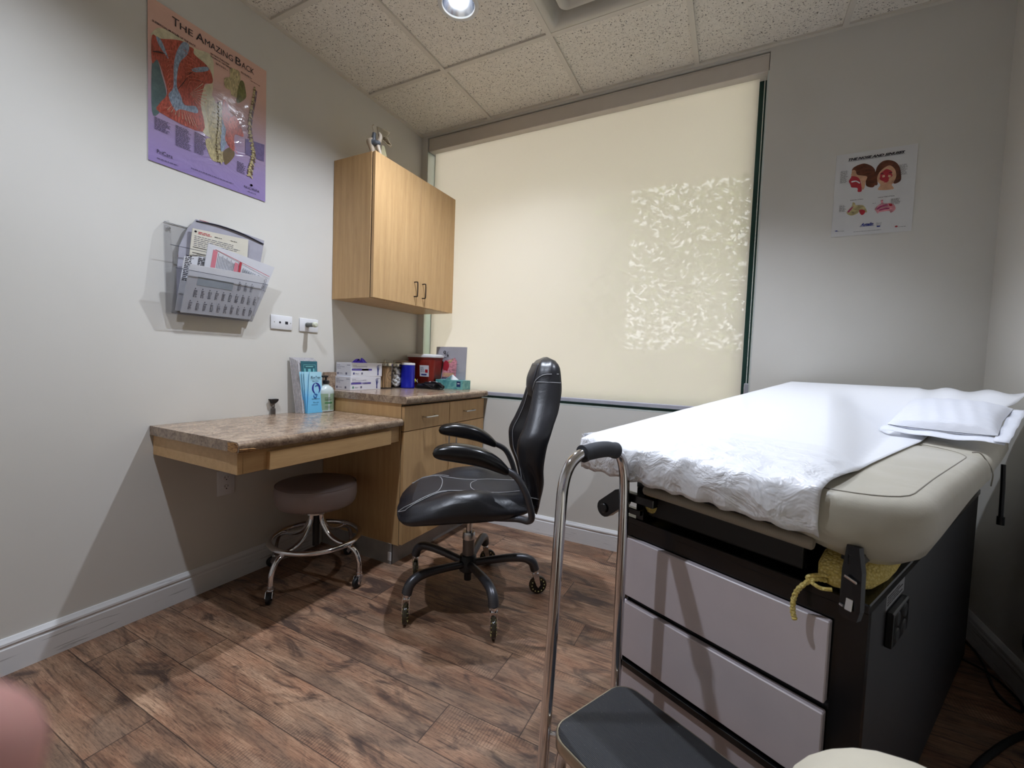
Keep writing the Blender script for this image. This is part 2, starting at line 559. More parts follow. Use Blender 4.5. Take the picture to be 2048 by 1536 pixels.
# ---- window
green_m = M('dark_green_frame', (34, 66, 60), 0.35, 0.3, var=0.05)
alu_m = M('pale_aluminium', (206, 212, 208), 0.35, 0.4, var=0.03)
b = new()
for a_, c_ in (((WX0, 0.082, WZ0), (WX1, 0.118, WZ0 + 0.042)), ((WX0, 0.082, WZ1 - 0.03), (WX1, 0.118, WZ1)), ((WX0, 0.082, WZ0), (WX0 + 0.012, 0.118, WZ1)), ((WX1 - 0.045, 0.082, WZ0), (WX1, 0.118, WZ1))):
    box(b, a_, c_, 0.002, 1)
for xx in (WX1 - 0.006,):
    box(b, (xx, 0.0, WZ0), (WX1, 0.082, WZ1 - 0.09), mi=1)
box(b, (WX0, 0.0, WZ0), (WX1, 0.082, WZ0 + 0.004), mi=1)
box(b, (WX0, 0.0, WZ0), (WX0 + 0.005, 0.082, WZ1 - 0.09), mi=1)
# pane
g = G('window_glass')
tr = g.n('BsdfTransparent'); tr.inputs[0].default_value = (0.96, 0.98, 0.97, 1)
gl = g.n('BsdfGlossy'); gl.inputs['Roughness'].default_value = 0.02
fr = g.n('Fresnel'); fr.inputs[0].default_value = 1.45
mx = g.n('MixShader'); g.put(mx.inputs[0], g.math('MULTIPLY', fr.outputs[0], 0.8)); g.t.links.new(tr.outputs[0], mx.inputs[1]); g.t.links.new(gl.outputs[0], mx.inputs[2])
g.t.links.new(mx.outputs[0], g.out.inputs[0])
glass_pane = g.m
box(b, (WX0 + 0.01, 0.098, WZ0 + 0.03), (WX1 - 0.03, 0.104, WZ1 - 0.02), mi=2)
struct('window_1', b, green_m, mats=[green_m, alu_m, glass_pane])

# ---- roller blind
g = G('solar_screen_fabric')
fc = g.ramp(g.noise(g.mapc(), 1.2, 2), [(0.3, lin((238, 228, 220))), (0.7, lin((241, 232, 225)))])
df = g.n('BsdfDiffuse'); g.put(df.inputs[0], fc)
tl = g.n('BsdfTranslucent'); g.put(tl.inputs[0], fc)
tp_ = g.n('BsdfTransparent'); tp_.inputs[0].default_value = (1, 1, 1, 1)
m1 = g.n('MixShader'); m1.inputs[0].default_value = 0.62
g.t.links.new(df.outputs[0], m1.inputs[1]); g.t.links.new(tl.outputs[0], m1.inputs[2])
m2 = g.n('MixShader'); m2.inputs[0].default_value = 0.030
g.t.links.new(m1.outputs[0], m2.inputs[1]); g.t.links.new(tp_.outputs[0], m2.inputs[2])
g.t.links.new(m2.outputs[0], g.out.inputs[0])
screen_m = g.m
fascia_m = M('fascia_paint', (206, 198, 188), 0.5, var=0.02)
t = thing('roller_blind', 'large cream roller blind pulled down over the whole window', 'blind', (1.08, 0.045, 0.84))
def L_(o):   # keep world coordinates for parts of a thing that has only been moved, not turned
    o.location = -Vector(o.parent.location); return o
b = new(); box(b, (WX0 + 0.008, 0.004, 2.497), (WX1 - 0.002, 0.078, 2.584), 0.004)
box(b, (WX0 + 0.010, 0.002, 2.574), (WX1 - 0.004, 0.006, 2.578))
L_(obj('fascia', b, fascia_m, t))
b = new()
sheet(b, lambda u, v: (0.082 + u * (2.062 - 0.082), 0.050 + 0.0015 * math.sin(v * 7), 0.850 + v * 1.66), 2, 24)
L_(obj('fabric', b, screen_m, t, smooth=True))
b = new(); box(b, (0.080, 0.041, 0.832), (2.063, 0.057, 0.856), 0.004, 2); L_(obj('hem_bar', b, M('hem_bar_grey', (176, 174, 184), 0.4, 0.2), t))
b = new()
z = 0.99
while z < 2.49:
    for yy in (0.028, 0.046): ball(b, (2.084, yy, z), 0.0023, 6)
    z += 0.0062
cyl(b, (2.084, 0.028, 0.985), (2.084, 0.028, 2.49), 0.0008, 6); cyl(b, (2.084, 0.046, 0.985), (2.084, 0.046, 2.49), 0.0008, 6)
L_(obj('bead_chain', b, M('bead_chain_white', (226, 230, 222), 0.4), t, smooth=True))
b = new(); box(b, (2.075, 0.022, 0.930), (2.096, 0.052, 0.992), 0.004); cyl(b, (2.074, 0.037, 0.965), (2.0765, 0.037, 0.965), 0.009, 12)
L_(obj('chain_tensioner', b, M('tensioner_grey', (150, 150, 156), 0.4), t))

# ---- outdoors beyond the glass
b = new(); box(b, (-9, 0.30, -0.25), (12, 16, -0.15)); struct('floor_outside', b, M('pale_paving', (176, 170, 166), 0.85, var=0.12, scale=3))
b = new(); box(b, (-3, 0.13, 2.72), (6, 1.75, 2.92)); struct('ceiling_eave', b, M('eave_plaster', (196, 186, 172), 0.8))
leaf_m = [M('leaf_green_a', (92, 112, 66), 0.35, var=0.3, scale=4), M('leaf_green_b', (132, 150, 88), 0.45, var=0.3, scale=4)]
def leaves(b, c, rad, n, size, seed, hollow=0.35):
    rr = random.Random(seed)
    for _ in range(n):
        d = Vector((rr.gauss(0, 1), rr.gauss(0, 1), rr.gauss(0, 1))).normalized()
        rr_ = (hollow + (1 - hollow) * rr.random() ** 0.5)
        p = Vector((c[0] + d.x * rad[0] * rr_, c[1] + d.y * rad[1] * rr_, c[2] + d.z * rad[2] * rr_))
        if p.z < -0.12: continue
        a = Vector((rr.gauss(0, 1), rr.gauss(0, 1), rr.gauss(0, .6))).normalized()
        s_ = Vector((rr.gauss(0, 1), rr.gauss(0, 1), rr.gauss(0, 1))).cross(a).normalized()
        L = size * (0.6 + 0.8 * rr.random())
        poly(b, [p, p + a * L * 0.5 + s_ * L * 0.22, p + a * L, p + a * L * 0.5 - s_ * L * 0.22], mi=rr.randint(0, 1))
bark = M('bark_brown', (84, 66, 50), 0.9, var=0.2)
def plant(name, label, cat, c, rad, n, size, seed, trunk=True):
    t = thing(name, label, cat, (c[0], c[1], -0.15), group=None)
    b = new(); leaves(b, c, rad, n, size, seed); L_(obj('foliage', b, None, t, mats=leaf_m))
    b = new()
    if trunk:
        tube(b, catmull([(c[0], c[1], -0.15), (c[0] + .05, c[1], c[2] * .5), (c[0] - .04, c[1], c[2] + rad[2] * .4)], 5), [0.09 - 0.004 * i for i in range(11)], 8)
    else:
        for a in range(5): tube(b, [(c[0] + .05 * a - .1, c[1], -0.15), (c[0] + .12 * a - .24, c[1] + .03 * a, c[2] + rad[2] * .5)], 0.012, 6)
    L_(obj('trunk', b, bark, t, smooth=True))
plant('garden_tree', 'leafy green tree seen faintly through the blind, upper right', 'tree', (3.6, 6.0, 3.2), (4.4, 1.5, 4.0), 24000, 0.17, 3)
plant('garden_bush', 'sunlit yellow-green bush seen through the lower right blind', 'bush', (3.0, 2.9, 0.35), (0.6, 0.45, 0.5), 1500, 0.07, 5, False)
plant('garden_bush', 'dark green bush seen faintly through the middle of the blind', 'bush', (0.4, 4.0, 0.5), (1.3, 0.5, 0.6), 1500, 0.07, 8, False)
b = new(); box(b, (-9, 8.2, -0.2), (-0.4, 8.4, 9.0)); tag(obj('neighbouring_building', b, M('neighbour_plaster', (150, 144, 132), 0.9, var=0.06, scale=2)), 'pale tall building beyond the garden, left of the tree', 'building')
b = new(); box(b, (-0.4, 8.2, -0.2), (12, 8.4, 1.5)); tag(obj('garden_wall', b, M('garden_wall_plaster', (112, 108, 90), 0.9, var=0.1, scale=2)), 'low dull plaster wall across the garden, behind the tree', 'wall')
POSTER_A = [
    ('teal', [(0.013, 0.373), (0.03, 0.384), (0.043, 0.341), (0.059, 0.273), (0.039, 0.226), (0.034, 0.188), (0.012, 0.184)]),
    ('cream', [(0.013, 0.473), (0.039, 0.508), (0.094, 0.516), (0.152, 0.508), (0.224, 0.516), (0.227, 0.395), (0.224, 0.36), (0.238, 0.333), (0.246, 0.201), (0.188, 0.193), (0.18, 0.291), (0.192, 0.375), (0.224, 0.416), (0.213, 0.465), (0.157, 0.474), (0.108, 0.506), (0.039, 0.468), (0.013, 0.462)]),
    ('muscle', [(0.013, 0.462), (0.039, 0.468), (0.108, 0.506), (0.137, 0.504), (0.154, 0.504), (0.157, 0.484), (0.203, 0.469), (0.224, 0.438), (0.224, 0.41), (0.198, 0.392), (0.19, 0.363), (0.18, 0.302), (0.188, 0.193), (0.038, 0.193), (0.036, 0.225), (0.061, 0.275), (0.05, 0.335), (0.03, 0.384), (0.013, 0.363)]),
    ('tendon', [(0.115, 0.505), (0.137, 0.509), (0.132, 0.469), (0.103, 0.414), (0.094, 0.329), (0.108, 0.295), (0.122, 0.266), (0.162, 0.282), (0.167, 0.257), (0.108, 0.242), (0.089, 0.227), (0.066, 0.272), (0.082, 0.312), (0.084, 0.397), (0.094, 0.455)]),
    ('tendon', [(0.026, 0.467), (0.043, 0.463), (0.066, 0.412), (0.055, 0.42), (0.035, 0.442)]),
    ('tendon', [(0.152, 0.427), (0.203, 0.464), (0.208, 0.451), (0.167, 0.42), (0.149, 0.415)]),
    ('dark', [(0.013, 0.408), (0.05, 0.422), (0.055, 0.417), (0.013, 0.397)]),
    ('dark', [(0.133, 0.392), (0.149, 0.413), (0.152, 0.411), (0.137, 0.381), (0.192, 0.394), (0.19, 0.389), (0.134, 0.374)]),
    ('dark', [(0.127, 0.375), (0.131, 0.377), (0.094, 0.308), (0.09, 0.309)]),
    ('bone', [(0.195, 0.323), (0.246, 0.337), (0.261, 0.346), (0.268, 0.269), (0.255, 0.171), (0.241, 0.165), (0.217, 0.187), (0.206, 0.249)]),
    ('dark', [(0.208, 0.312), (0.24, 0.321), (0.24, 0.312), (0.211, 0.302)]),
    ('dark', [(0.214, 0.281), (0.241, 0.287), (0.241, 0.279), (0.215, 0.272)]),
    ('dark', [(0.216, 0.249), (0.242, 0.253), (0.242, 0.246), (0.218, 0.241)]),
    ('dark', [(0.222, 0.221), (0.242, 0.222), (0.242, 0.216), (0.224, 0.213)]),
    ('bone', [(0.198, 0.162), (0.222, 0.18), (0.246, 0.156), (0.269, 0.148), (0.277, 0.111), (0.241, 0.093), (0.217, 0.103)]),
    ('brown', [(0.269, 0.148), (0.303, 0.184), (0.316, 0.169), (0.314, 0.145), (0.283, 0.099), (0.272, 0.109)]),
    ('tendon', [(0.264, 0.29), (0.274, 0.289), (0.297, 0.254), (0.277, 0.17), (0.269, 0.154), (0.259, 0.155)]),
    ('muscle', [(0.268, 0.364), (0.285, 0.362), (0.302, 0.316), (0.326, 0.316), (0.341, 0.297), (0.356, 0.253), (0.323, 0.247), (0.315, 0.228), (0.316, 0.172), (0.297, 0.179), (0.277, 0.204), (0.28, 0.246), (0.264, 0.29)]),
    ('muscle2', [(0.291, 0.287), (0.314, 0.322), (0.329, 0.311), (0.32, 0.272), (0.297, 0.263)]),
    ('bone', [(0.296, 0.515), (0.319, 0.523), (0.336, 0.522), (0.34, 0.483), (0.325, 0.421), (0.302, 0.423), (0.276, 0.423), (0.273, 0.458), (0.296, 0.48)]),
    ('olive', [(0.338, 0.482), (0.354, 0.491), (0.363, 0.46), (0.364, 0.425), (0.328, 0.384), (0.325, 0.416)]),
    ('bone', [(0.296, 0.425), (0.325, 0.421), (0.325, 0.404), (0.302, 0.403)]),
    ('violet', [(0.364, 0.248), (0.453, 0.261), (0.451, 0.182), (0.364, 0.179)]),
]
SPINE_A = [(0.404, 0.487), (0.399, 0.444), (0.392, 0.404), (0.385, 0.358), (0.381, 0.314), (0.385, 0.273), (0.393, 0.234), (0.399, 0.2), (0.394, 0.161), (0.385, 0.126), (0.382, 0.095)]
SPINE_B = [(0.252, 0.336), (0.254, 0.285), (0.251, 0.232), (0.246, 0.179), (0.249, 0.14), (0.253, 0.107)]
TXT_A = [(0.078, 0.547), (0.383, 0.55), (0.013, 0.513), (0.157, 0.516), (0.216, 0.534), (0.301, 0.535), (0.027, 0.033), (0.077, 0.038), (0.357, 0.027), (0.437, 0.035), (0.027, 0.018), (0.117, 0.021), (0.144, 0.032), (0.315, 0.033)]
COLS_A = [((0.019, 0.17), (0.072, 0.122)), ((0.089, 0.174), (0.146, 0.094)), ((0.156, 0.18), (0.201, 0.093)), ((0.327, 0.135), (0.366, 0.088)), ((0.237, 0.505), (0.29, 0.494)), ((0.342, 0.531), (0.391, 0.519)), ((0.385, 0.509), (0.431, 0.511))]
POSTER_B = [
    ('hair', [(0.059, 0.29), (0.065, 0.3), (0.082, 0.308), (0.102, 0.31), (0.123, 0.299), (0.136, 0.285), (0.142, 0.267), (0.143, 0.205), (0.116, 0.209), (0.111, 0.232), (0.115, 0.25), (0.1, 0.258), (0.079, 0.265), (0.071, 0.285), (0.06, 0.283)]),
    ('skin', [(0.06, 0.287), (0.071, 0.285), (0.079, 0.265), (0.1, 0.258), (0.115, 0.25), (0.111, 0.232), (0.108, 0.204), (0.101, 0.196), (0.096, 0.218), (0.091, 0.238), (0.059, 0.263), (0.058, 0.274)]),
    ('red', [(0.059, 0.262), (0.08, 0.255), (0.091, 0.238), (0.096, 0.218), (0.099, 0.19), (0.085, 0.19), (0.083, 0.206), (0.062, 0.212), (0.057, 0.224), (0.05, 0.241), (0.057, 0.256)]),
    ('white', [(0.06, 0.239), (0.076, 0.24), (0.09, 0.23), (0.089, 0.225), (0.076, 0.235), (0.062, 0.234)]),
    ('hair', [(0.142, 0.267), (0.148, 0.29), (0.164, 0.308), (0.186, 0.31), (0.209, 0.298), (0.224, 0.274), (0.231, 0.24), (0.231, 0.216), (0.217, 0.206), (0.207, 0.21), (0.215, 0.237), (0.208, 0.268), (0.188, 0.287), (0.164, 0.269), (0.151, 0.241), (0.153, 0.21), (0.138, 0.212), (0.132, 0.231), (0.134, 0.253)]),
    ('skin', [(0.188, 0.287), (0.208, 0.268), (0.215, 0.237), (0.207, 0.21), (0.202, 0.202), (0.208, 0.183), (0.157, 0.187), (0.163, 0.208), (0.152, 0.225), (0.151, 0.247), (0.162, 0.27)]),
    ('red', [(0.16, 0.258), (0.169, 0.265), (0.181, 0.273), (0.199, 0.26), (0.199, 0.251), (0.202, 0.24), (0.191, 0.231), (0.189, 0.219), (0.172, 0.222), (0.159, 0.233), (0.16, 0.245)]),
    ('skin2', [(0.167, 0.247), (0.175, 0.249), (0.177, 0.24), (0.169, 0.238)]),
    ('skin2', [(0.188, 0.247), (0.198, 0.242), (0.194, 0.234), (0.187, 0.238)]),
    ('dark', [(0.161, 0.257), (0.17, 0.259), (0.171, 0.254), (0.163, 0.252)]),
    ('dark', [(0.189, 0.257), (0.2, 0.256), (0.201, 0.252), (0.191, 0.253)]),
    ('red', [(0.172, 0.22), (0.188, 0.219), (0.185, 0.215), (0.176, 0.216)]),
    ('bone', [(0.067, 0.128), (0.07, 0.145), (0.079, 0.139), (0.082, 0.131), (0.108, 0.127), (0.122, 0.102), (0.12, 0.094), (0.099, 0.105), (0.09, 0.094), (0.067, 0.087), (0.05, 0.103)]),
    ('magenta', [(0.052, 0.105), (0.065, 0.122), (0.075, 0.127), (0.058, 0.101)]),
    ('red', [(0.096, 0.108), (0.109, 0.108), (0.117, 0.099), (0.113, 0.088), (0.105, 0.085), (0.097, 0.096)]),
    ('pinkish', [(0.15, 0.105), (0.159, 0.119), (0.17, 0.127), (0.168, 0.139), (0.176, 0.142), (0.179, 0.126), (0.202, 0.124), (0.215, 0.115), (0.221, 0.096), (0.206, 0.082), (0.199, 0.091), (0.168, 0.09), (0.161, 0.085), (0.155, 0.095)]),
    ('magenta', [(0.157, 0.107), (0.171, 0.117), (0.193, 0.119), (0.193, 0.115), (0.174, 0.112), (0.16, 0.102)]),
    ('magenta', [(0.165, 0.1), (0.179, 0.104), (0.199, 0.105), (0.199, 0.1), (0.182, 0.099), (0.167, 0.096)]),
    ('red', [(0.195, 0.122), (0.207, 0.121), (0.21, 0.111), (0.201, 0.111)]),
]
TXT_B = [(0.043, 0.332), (0.24, 0.328), (0.059, 0.153), (0.108, 0.152), (0.157, 0.152), (0.216, 0.151), (0.1, 0.036), (0.151, 0.038), (0.159, 0.032), (0.176, 0.032), (0.012, 0.026), (0.056, 0.023), (0.223, 0.02), (0.264, 0.02), (0.076, 0.015), (0.198, 0.014)]
# ================================================================== ceiling fittings
chrome = M('polished_chrome', (226, 226, 230), 0.09, 1.0, var=0.02)
refl_m = M('spun_reflector', (235, 238, 245), 0.16, 1.0, var=0.02)
g = G('led_lamp_face')
g.set(Roughness=0.4); g.col((1, 1, 1, 1))
g.b.inputs['Emission Color'].default_value = (0.86, 0.93, 1, 1); g.b.inputs['Emission Strength'].default_value = 22
led_m = g.m
labs = ['round recessed ceiling lamp, lit, with mirrored reflector, near the air diffuser', 'round recessed ceiling lamp over the foreground floor, nearest the seated person', 'round recessed ceiling lamp above the exam table']
for (x, y, e, _c), lb in zip(DOWN, labs):
    t = thing('recessed_ceiling_lamp', lb, 'ceiling lamp', (x, y, H))
    t['group'] = 'recessed ceiling lamps'
    b = new(); lathe(b, [(RL - 0.003, 0.004), (RL + 0.010, 0.003), (RL + 0.012, -0.001), (RL + 0.006, -0.004), (RL - 0.006, -0.003), (RL - 0.008, 0.004), (RL - 0.003, 0.004)], n=48)
    for v in b.verts: v.co.z += 0.0105
    obj('trim_ring', b, M('lamp_ring_white', (214, 214, 212), 0.35), t, smooth=True)
    b = new(); lathe(b, [(RL - 0.006, 0.010), (RL - 0.012, 0.03), (RL - 0.020, 0.06), (RL - 0.030, 0.09), (RL - 0.040, 0.115), (0.0, 0.118)], n=48)
    obj('reflector', b, refl_m, t, smooth=True)
    b = new(); lathe(b, [(0.0, 0.056), (0.024, 0.058), (0.031, 0.066), (0.032, 0.072), (0.022, 0.100), (0.014, 0.114), (0.0, 0.115)], n=32)
    obj('bulb', b, led_m, t, smooth=True)

t = thing('air_diffuser', 'white square stepped air diffuser set in the ceiling grid', 'air vent', (1.469, -0.808, H))
dm = M('diffuser_white', (206, 201, 188), 0.4, var=0.02)
def sqring(h, z, r, n=6):
    """rounded square, half size h, corner radius r"""
    out = []
    for cx_, cy_, a0 in ((h - r, h - r, 0), (-h + r, h - r, PI / 2), (-h + r, -h + r, PI), (h - r, -h + r, 3 * PI / 2)):
        for k in range(n + 1):
            a = a0 + PI / 2 * k / n
            out.append((cx_ + r * math.cos(a), cy_ + r * math.sin(a), z))
    return out
b = new(); loft(b, [sqring(0.2985, 0.014, 0.001), sqring(0.2985, 0.004, 0.001), sqring(0.292, 0.002, 0.002), sqring(0.275, 0.003, 0.01), sqring(0.262, 0.014, 0.02), sqring(0.252, 0.045, 0.03), sqring(0.247, 0.085, 0.035), sqring(0.235, 0.11, 0.035)], caps=(False, True))
obj('frame', b, dm, t, smooth=True)
for nm, h0, dz in (('outer_cone', 0.205, 0.0), ('inner_cone', 0.135, 0.008), ('centre_plate', 0.070, 0.016)):
    b = new()
    rr = [sqring(h0, 0.020 + dz, 0.035), sqring(h0 + 0.006, 0.012 + dz, 0.035), sqring(h0 + 0.002, 0.007 + dz, 0.035), sqring(h0 - 0.012, 0.012 + dz, 0.03), sqring(h0 - 0.03, 0.04 + dz, 0.025), sqring(h0 - 0.036, 0.07 + dz, 0.02)]
    if nm == 'centre_plate': rr = rr[:3] + [sqring(h0 - 0.02, 0.006 + dz, 0.02)]
    loft(b, rr, caps=(False, nm == 'centre_plate'))
    if nm != 'centre_plate':
        for sx, sy in ((1, 1), (-1, -1)): cyl(b, (sx * (h0 - 0.02), sy * (h0 - 0.02), 0.03 + dz), (sx * (h0 - 0.02), sy * (h0 - 0.02), 0.10), 0.003, 6)
    else: cyl(b, (0, 0, 0.02), (0, 0, 0.10), 0.004, 6)
    obj(nm, b, dm, t, smooth=True)
# ================================================================== maple laminate joinery
def maple(name, axis='z', lo=(184, 147, 101), hi=(205, 168, 120), rough=0.38):
    g = G(name)
    s_ = {'z': (14, 14, 0.9), 'y': (14, 0.9, 14), 'x': (0.9, 14, 14)}[axis]
    n1 = g.noise(g.mapc(s_), 3.0, 5, 0.6, 0.3)
    n2 = g.noise(g.mapc(tuple(v * 7 for v in s_)), 3.0, 3, 0.6)
    c = g.ramp(g.math('ADD', g.math('MULTIPLY', n1, 0.7), g.math('MULTIPLY', n2, 0.3)), [(0.32, lin(lo)), (0.66, lin(hi))])
    g.col(c); g.set(Roughness=rough); g.b.inputs['Specular IOR Level'].default_value = 0.4
    return g.m
mp_v = maple('maple_laminate_upright', 'z')
mp_h = maple('maple_laminate_level', 'y')
g = G('speckled_laminate_top')
n1 = g.noise(g.mapc((1, 0.6, 1)), 26, 5, 0.65, 0.8); n2 = g.noise(g.mapc(), 120, 3, 0.6)
c = g.ramp(g.math('ADD', g.math('MULTIPLY', n1, 0.6), g.math('MULTIPLY', n2, 0.4)), [(0.34, lin((98, 78, 64))), (0.48, lin((142, 120, 100))), (0.62, lin((176, 154, 130)))])
g.col(c); g.set(Roughness=0.19); g.b.inputs['Specular IOR Level'].default_value = 0.6
top_m = g.m
gap_shade = M('painted_gap_shade', (30, 22, 16), 0.8)  # near-black colour standing in for the shade between cabinet fronts
steel_m = M('brushed_steel', (200, 200, 200), 0.24, 1.0, var=0.04)
bronze_m = M('dark_bronze_wire', (70, 64, 62), 0.3, 0.9)

ZC = 0.866; YC = -0.794; ZD = 0.755
def worktop_profile(x1, z1, th, r):
    """front edge with a rolled nose: points (x, z)"""
    pts = [(0.002, z1 - th), (0.002, z1)]
    for k in range(7):
        a = PI / 2 - (PI / 2) * k / 6
        pts.append((x1 - r + r * math.cos(a), z1 - r + r * math.sin(a)))
    r2_ = r * 0.7
    for k in range(1, 6):
        a = -(PI / 2) * k / 5
        pts.append((x1 - r2_ + r2_ * math.cos(a), z1 - th + r2_ + r2_ * math.sin(a)))
    return pts

# --- high countertop
t = thing('countertop', 'speckled brown laminate countertop with a backsplash, on the drawer cabinet', 'countertop', (0.30, -0.40, ZC - 0.036))
b = new(); loft(b, [[(x, YC, z) for x, z in worktop_profile(0.603, ZC, 0.036, 0.014)], [(x, -0.004, z) for x, z in worktop_profile(0.603, ZC, 0.036, 0.014)]])
L_(obj('top', b, top_m, t, smooth=True))
b = new(); box(b, (0.002, YC, ZC), (0.021, -0.004, ZC + 0.098), 0.002); L_(obj('backsplash', b, top_m, t))

# --- base cabinet
def wire_pull(b, c, along, out, L, d, r):
    c = Vector(c); a = Vector(along); o_ = Vector(out)
    p = [c - a * L / 2, c - a * L / 2 + o_ * d * 0.75, c - a * (L / 2 - d * 0.35) + o_ * d, c + a * (L / 2 - d * 0.35) + o_ * d, c + a * L / 2 + o_ * d * 0.75, c + a * L / 2]
    tube(b, catmull(p, 5), r, 8)
t = thing('base_cabinet', 'maple floor cabinet with two drawers above two doors, left of the office chair', 'cabinet', (0.29, -0.39, 0))
YB0, YB1, XF = -0.782, -0.010, 0.560
b = new(); box(b, (0.004, YB0, 0.105), (XF, YB1, ZC - 0.0375), 0.001, 1); L_(obj('body', b, mp_v, t))
b = new(); box(b, (0.006, YB0 + 0.004, 0.0), (XF - 0.045, YB1, 0.104)); box(b, (XF - 0.045, YB0 - 0.002, 0.0), (XF - 0.040, YB1, 0.106)); box(b, (0.006, YB0 - 0.002, 0.0), (XF - 0.04, YB0 + 0.004, 0.106))
L_(obj('toe_kick', b, M('grey_rubber_base', (150, 146, 142), 0.5, var=0.14, scale=9), t))
b = new(); box(b, (XF - 0.064, YB0 - 0.0032, 0.018), (XF - 0.040, YB0 - 0.0020, 0.062)); L_(obj('sticker', b, M('white_sticker', (220, 220, 222), 0.5), t))
ym = -0.395
for i, (a0, a1) in enumerate(((YB0 + 0.002, ym - 0.0015), (ym + 0.0015, YB1 - 0.002))):
    b = new(); box(b, (XF + 0.001, a0, 0.690), (XF + 0.020, a1, ZC - 0.050), 0.0012, 1)
    d = L_(obj('drawer', b, mp_v, t))
    b = new(); wire_pull(b, (XF + 0.020, (a0 + a1) / 2, 0.752), (0, 1, 0), (1, 0, 0), 0.096, 0.026, 0.0045)
    h_ = obj('handle', b, steel_m, d, smooth=True)
    b = new(); box(b, (XF + 0.001, a0, 0.112), (XF + 0.020, a1, 0.686), 0.0012, 1)
    d = L_(obj('door', b, mp_v, t))
    yy = a1 - 0.035 if i == 0 else a0 + 0.035
    b = new(); wire_pull(b, (XF + 0.020, yy, 0.600), (0, 0, 1), (1, 0, 0), 0.096, 0.026, 0.0045)
    obj('handle', b, steel_m, d, smooth=True)
b = new(); box(b, (XF - 0.002, YB0 + 0.001, 0.11), (XF + 0.0005, YB1, ZC - 0.046)); L_(obj('face_gap_shade', b, gap_shade, t))  # dark sheet behind the fronts, paints the shade in their gaps

# --- low desk, hung on the wall
DY0 = -1.589
t = thing('writing_desk', 'low wall-hung desk with a speckled brown top chipped at its front corner', 'desk', (0.29, -1.19, ZD - 0.038))
b = new()
pr = worktop_profile(0.5815, ZD, 0.036, 0.014)
loft(b, [[(x, DY0, z) for x, z in pr], [(x, YB0 - 0.006, z) for x, z in pr]])
L_(obj('top', b, top_m, t, smooth=True))
# chipped corner: bare particle board
g = G('bare_particle_board')
g.col(g.ramp(g.noise(g.mapc((1, 1, 6)), 50, 4), [(0.35, lin((96, 62, 34))), (0.6, lin((186, 142, 92)))])); g.set(Roughness=0.9)
g.bump(g.noise(g.mapc((1, 1, 6)), 50, 4), 0.8, 0.002)
b = new()
chip = [(0.520, ZD - 0.036), (0.522, ZD - 0.016), (0.517, ZD - 0.006), (0.545, ZD - 0.003), (0.566, ZD - 0.003), (0.578, ZD - 0.014), (0.5725, ZD - 0.036)]
loft(b, [[(x, DY0 - 0.0012, z) for x, z in chip], [(x, DY0 + 0.001, z) for x, z in chip]])
loft(b, [[(0.5745, DY0 + 0.002, ZD - 0.0365), (0.5800, DY0 + 0.002, ZD - 0.020), (0.5826, DY0 + 0.002, ZD - 0.024), (0.578, DY0 + 0.002, ZD - 0.037)],
         [(0.5745, DY0 + 0.05, ZD - 0.0365), (0.5800, DY0 + 0.05, ZD - 0.024), (0.5826, DY0 + 0.05, ZD - 0.027), (0.578, DY0 + 0.05, ZD - 0.037)],
         [(0.5745, DY0 + 0.075, ZD - 0.0365), (0.5790, DY0 + 0.075, ZD - 0.034), (0.5800, DY0 + 0.075, ZD - 0.035), (0.578, DY0 + 0.075, ZD - 0.037)]])
L_(obj('chipped_edge', b, g.m, t)); 
b = new(); z0, z1 = 0.640, ZD - 0.037
box(b, (0.004, DY0 + 0.010, z0), (0.556, DY0 + 0.029, z1), 0.001, 1)
L_(obj('side_panel', b, mp_h, t))
b = new(); box(b, (0.538, DY0 + 0.0295, z0), (0.556, YB0 - 0.007, z1), 0.001, 1)
L_(obj('apron', b, mp_h, t))
b = new(); box(b, (0.004, DY0 + 0.0295, z0), (0.02, YB0 - 0.007, z1), 0.001, 1); box(b, (0.02, -1.2, z0 + .02), (0.538, -1.18, z1), 0.001, 1)
L_(obj('wall_cleat', b, mp_h, t))
b = new(); box(b, (0.5565, DY0 + 0.112, 0.640), (0.5775, YB0 - 0.085, 0.706), 0.0012, 1)
L_(obj('drawer_front', b, mp_h, t))

# --- wall cabinet
UX, UY0, UY1, UZ0, UZ1 = 0.284, -0.7396, -0.014, 1.3716, 2.130
t = thing('wall_cabinet', 'maple two-door wall cabinet hung in the corner beside the window', 'cabinet', (0.15, -0.38, UZ0))
b = new(); box(b, (0.002, UY0, UZ0), (UX, UY1, UZ1), 0.001, 1); L_(obj('body', b, mp_v, t))
b = new(); box(b, (UX + 0.0002, UY0 + 0.003, UZ0 + 0.004), (UX + 0.0055, UY1 - 0.002, UZ1 - 0.004)); L_(obj('door_gap_shade', b, gap_shade, t))  # dark backing added so the slits around the doors read as shaded
um = -0.372
for i, (a0, a1) in enumerate(((UY0 + 0.001, um - 0.0012), (um + 0.0012, UY1))):
    b = new(); box(b, (UX + 0.006, a0, UZ0 + 0.001), (UX + 0.025, a1, UZ1 - 0.001), 0.0012, 1)
    d = L_(obj('door', b, mp_v, t))
    yy = a1 - 0.036 if i == 0 else a0 + 0.036
    b = new(); wire_pull(b, (UX + 0.025, yy, 1.468), (0, 0, 1), (1, 0, 0), 0.085, 0.026, 0.0035)
    obj('handle', b, bronze_m, d, smooth=True)
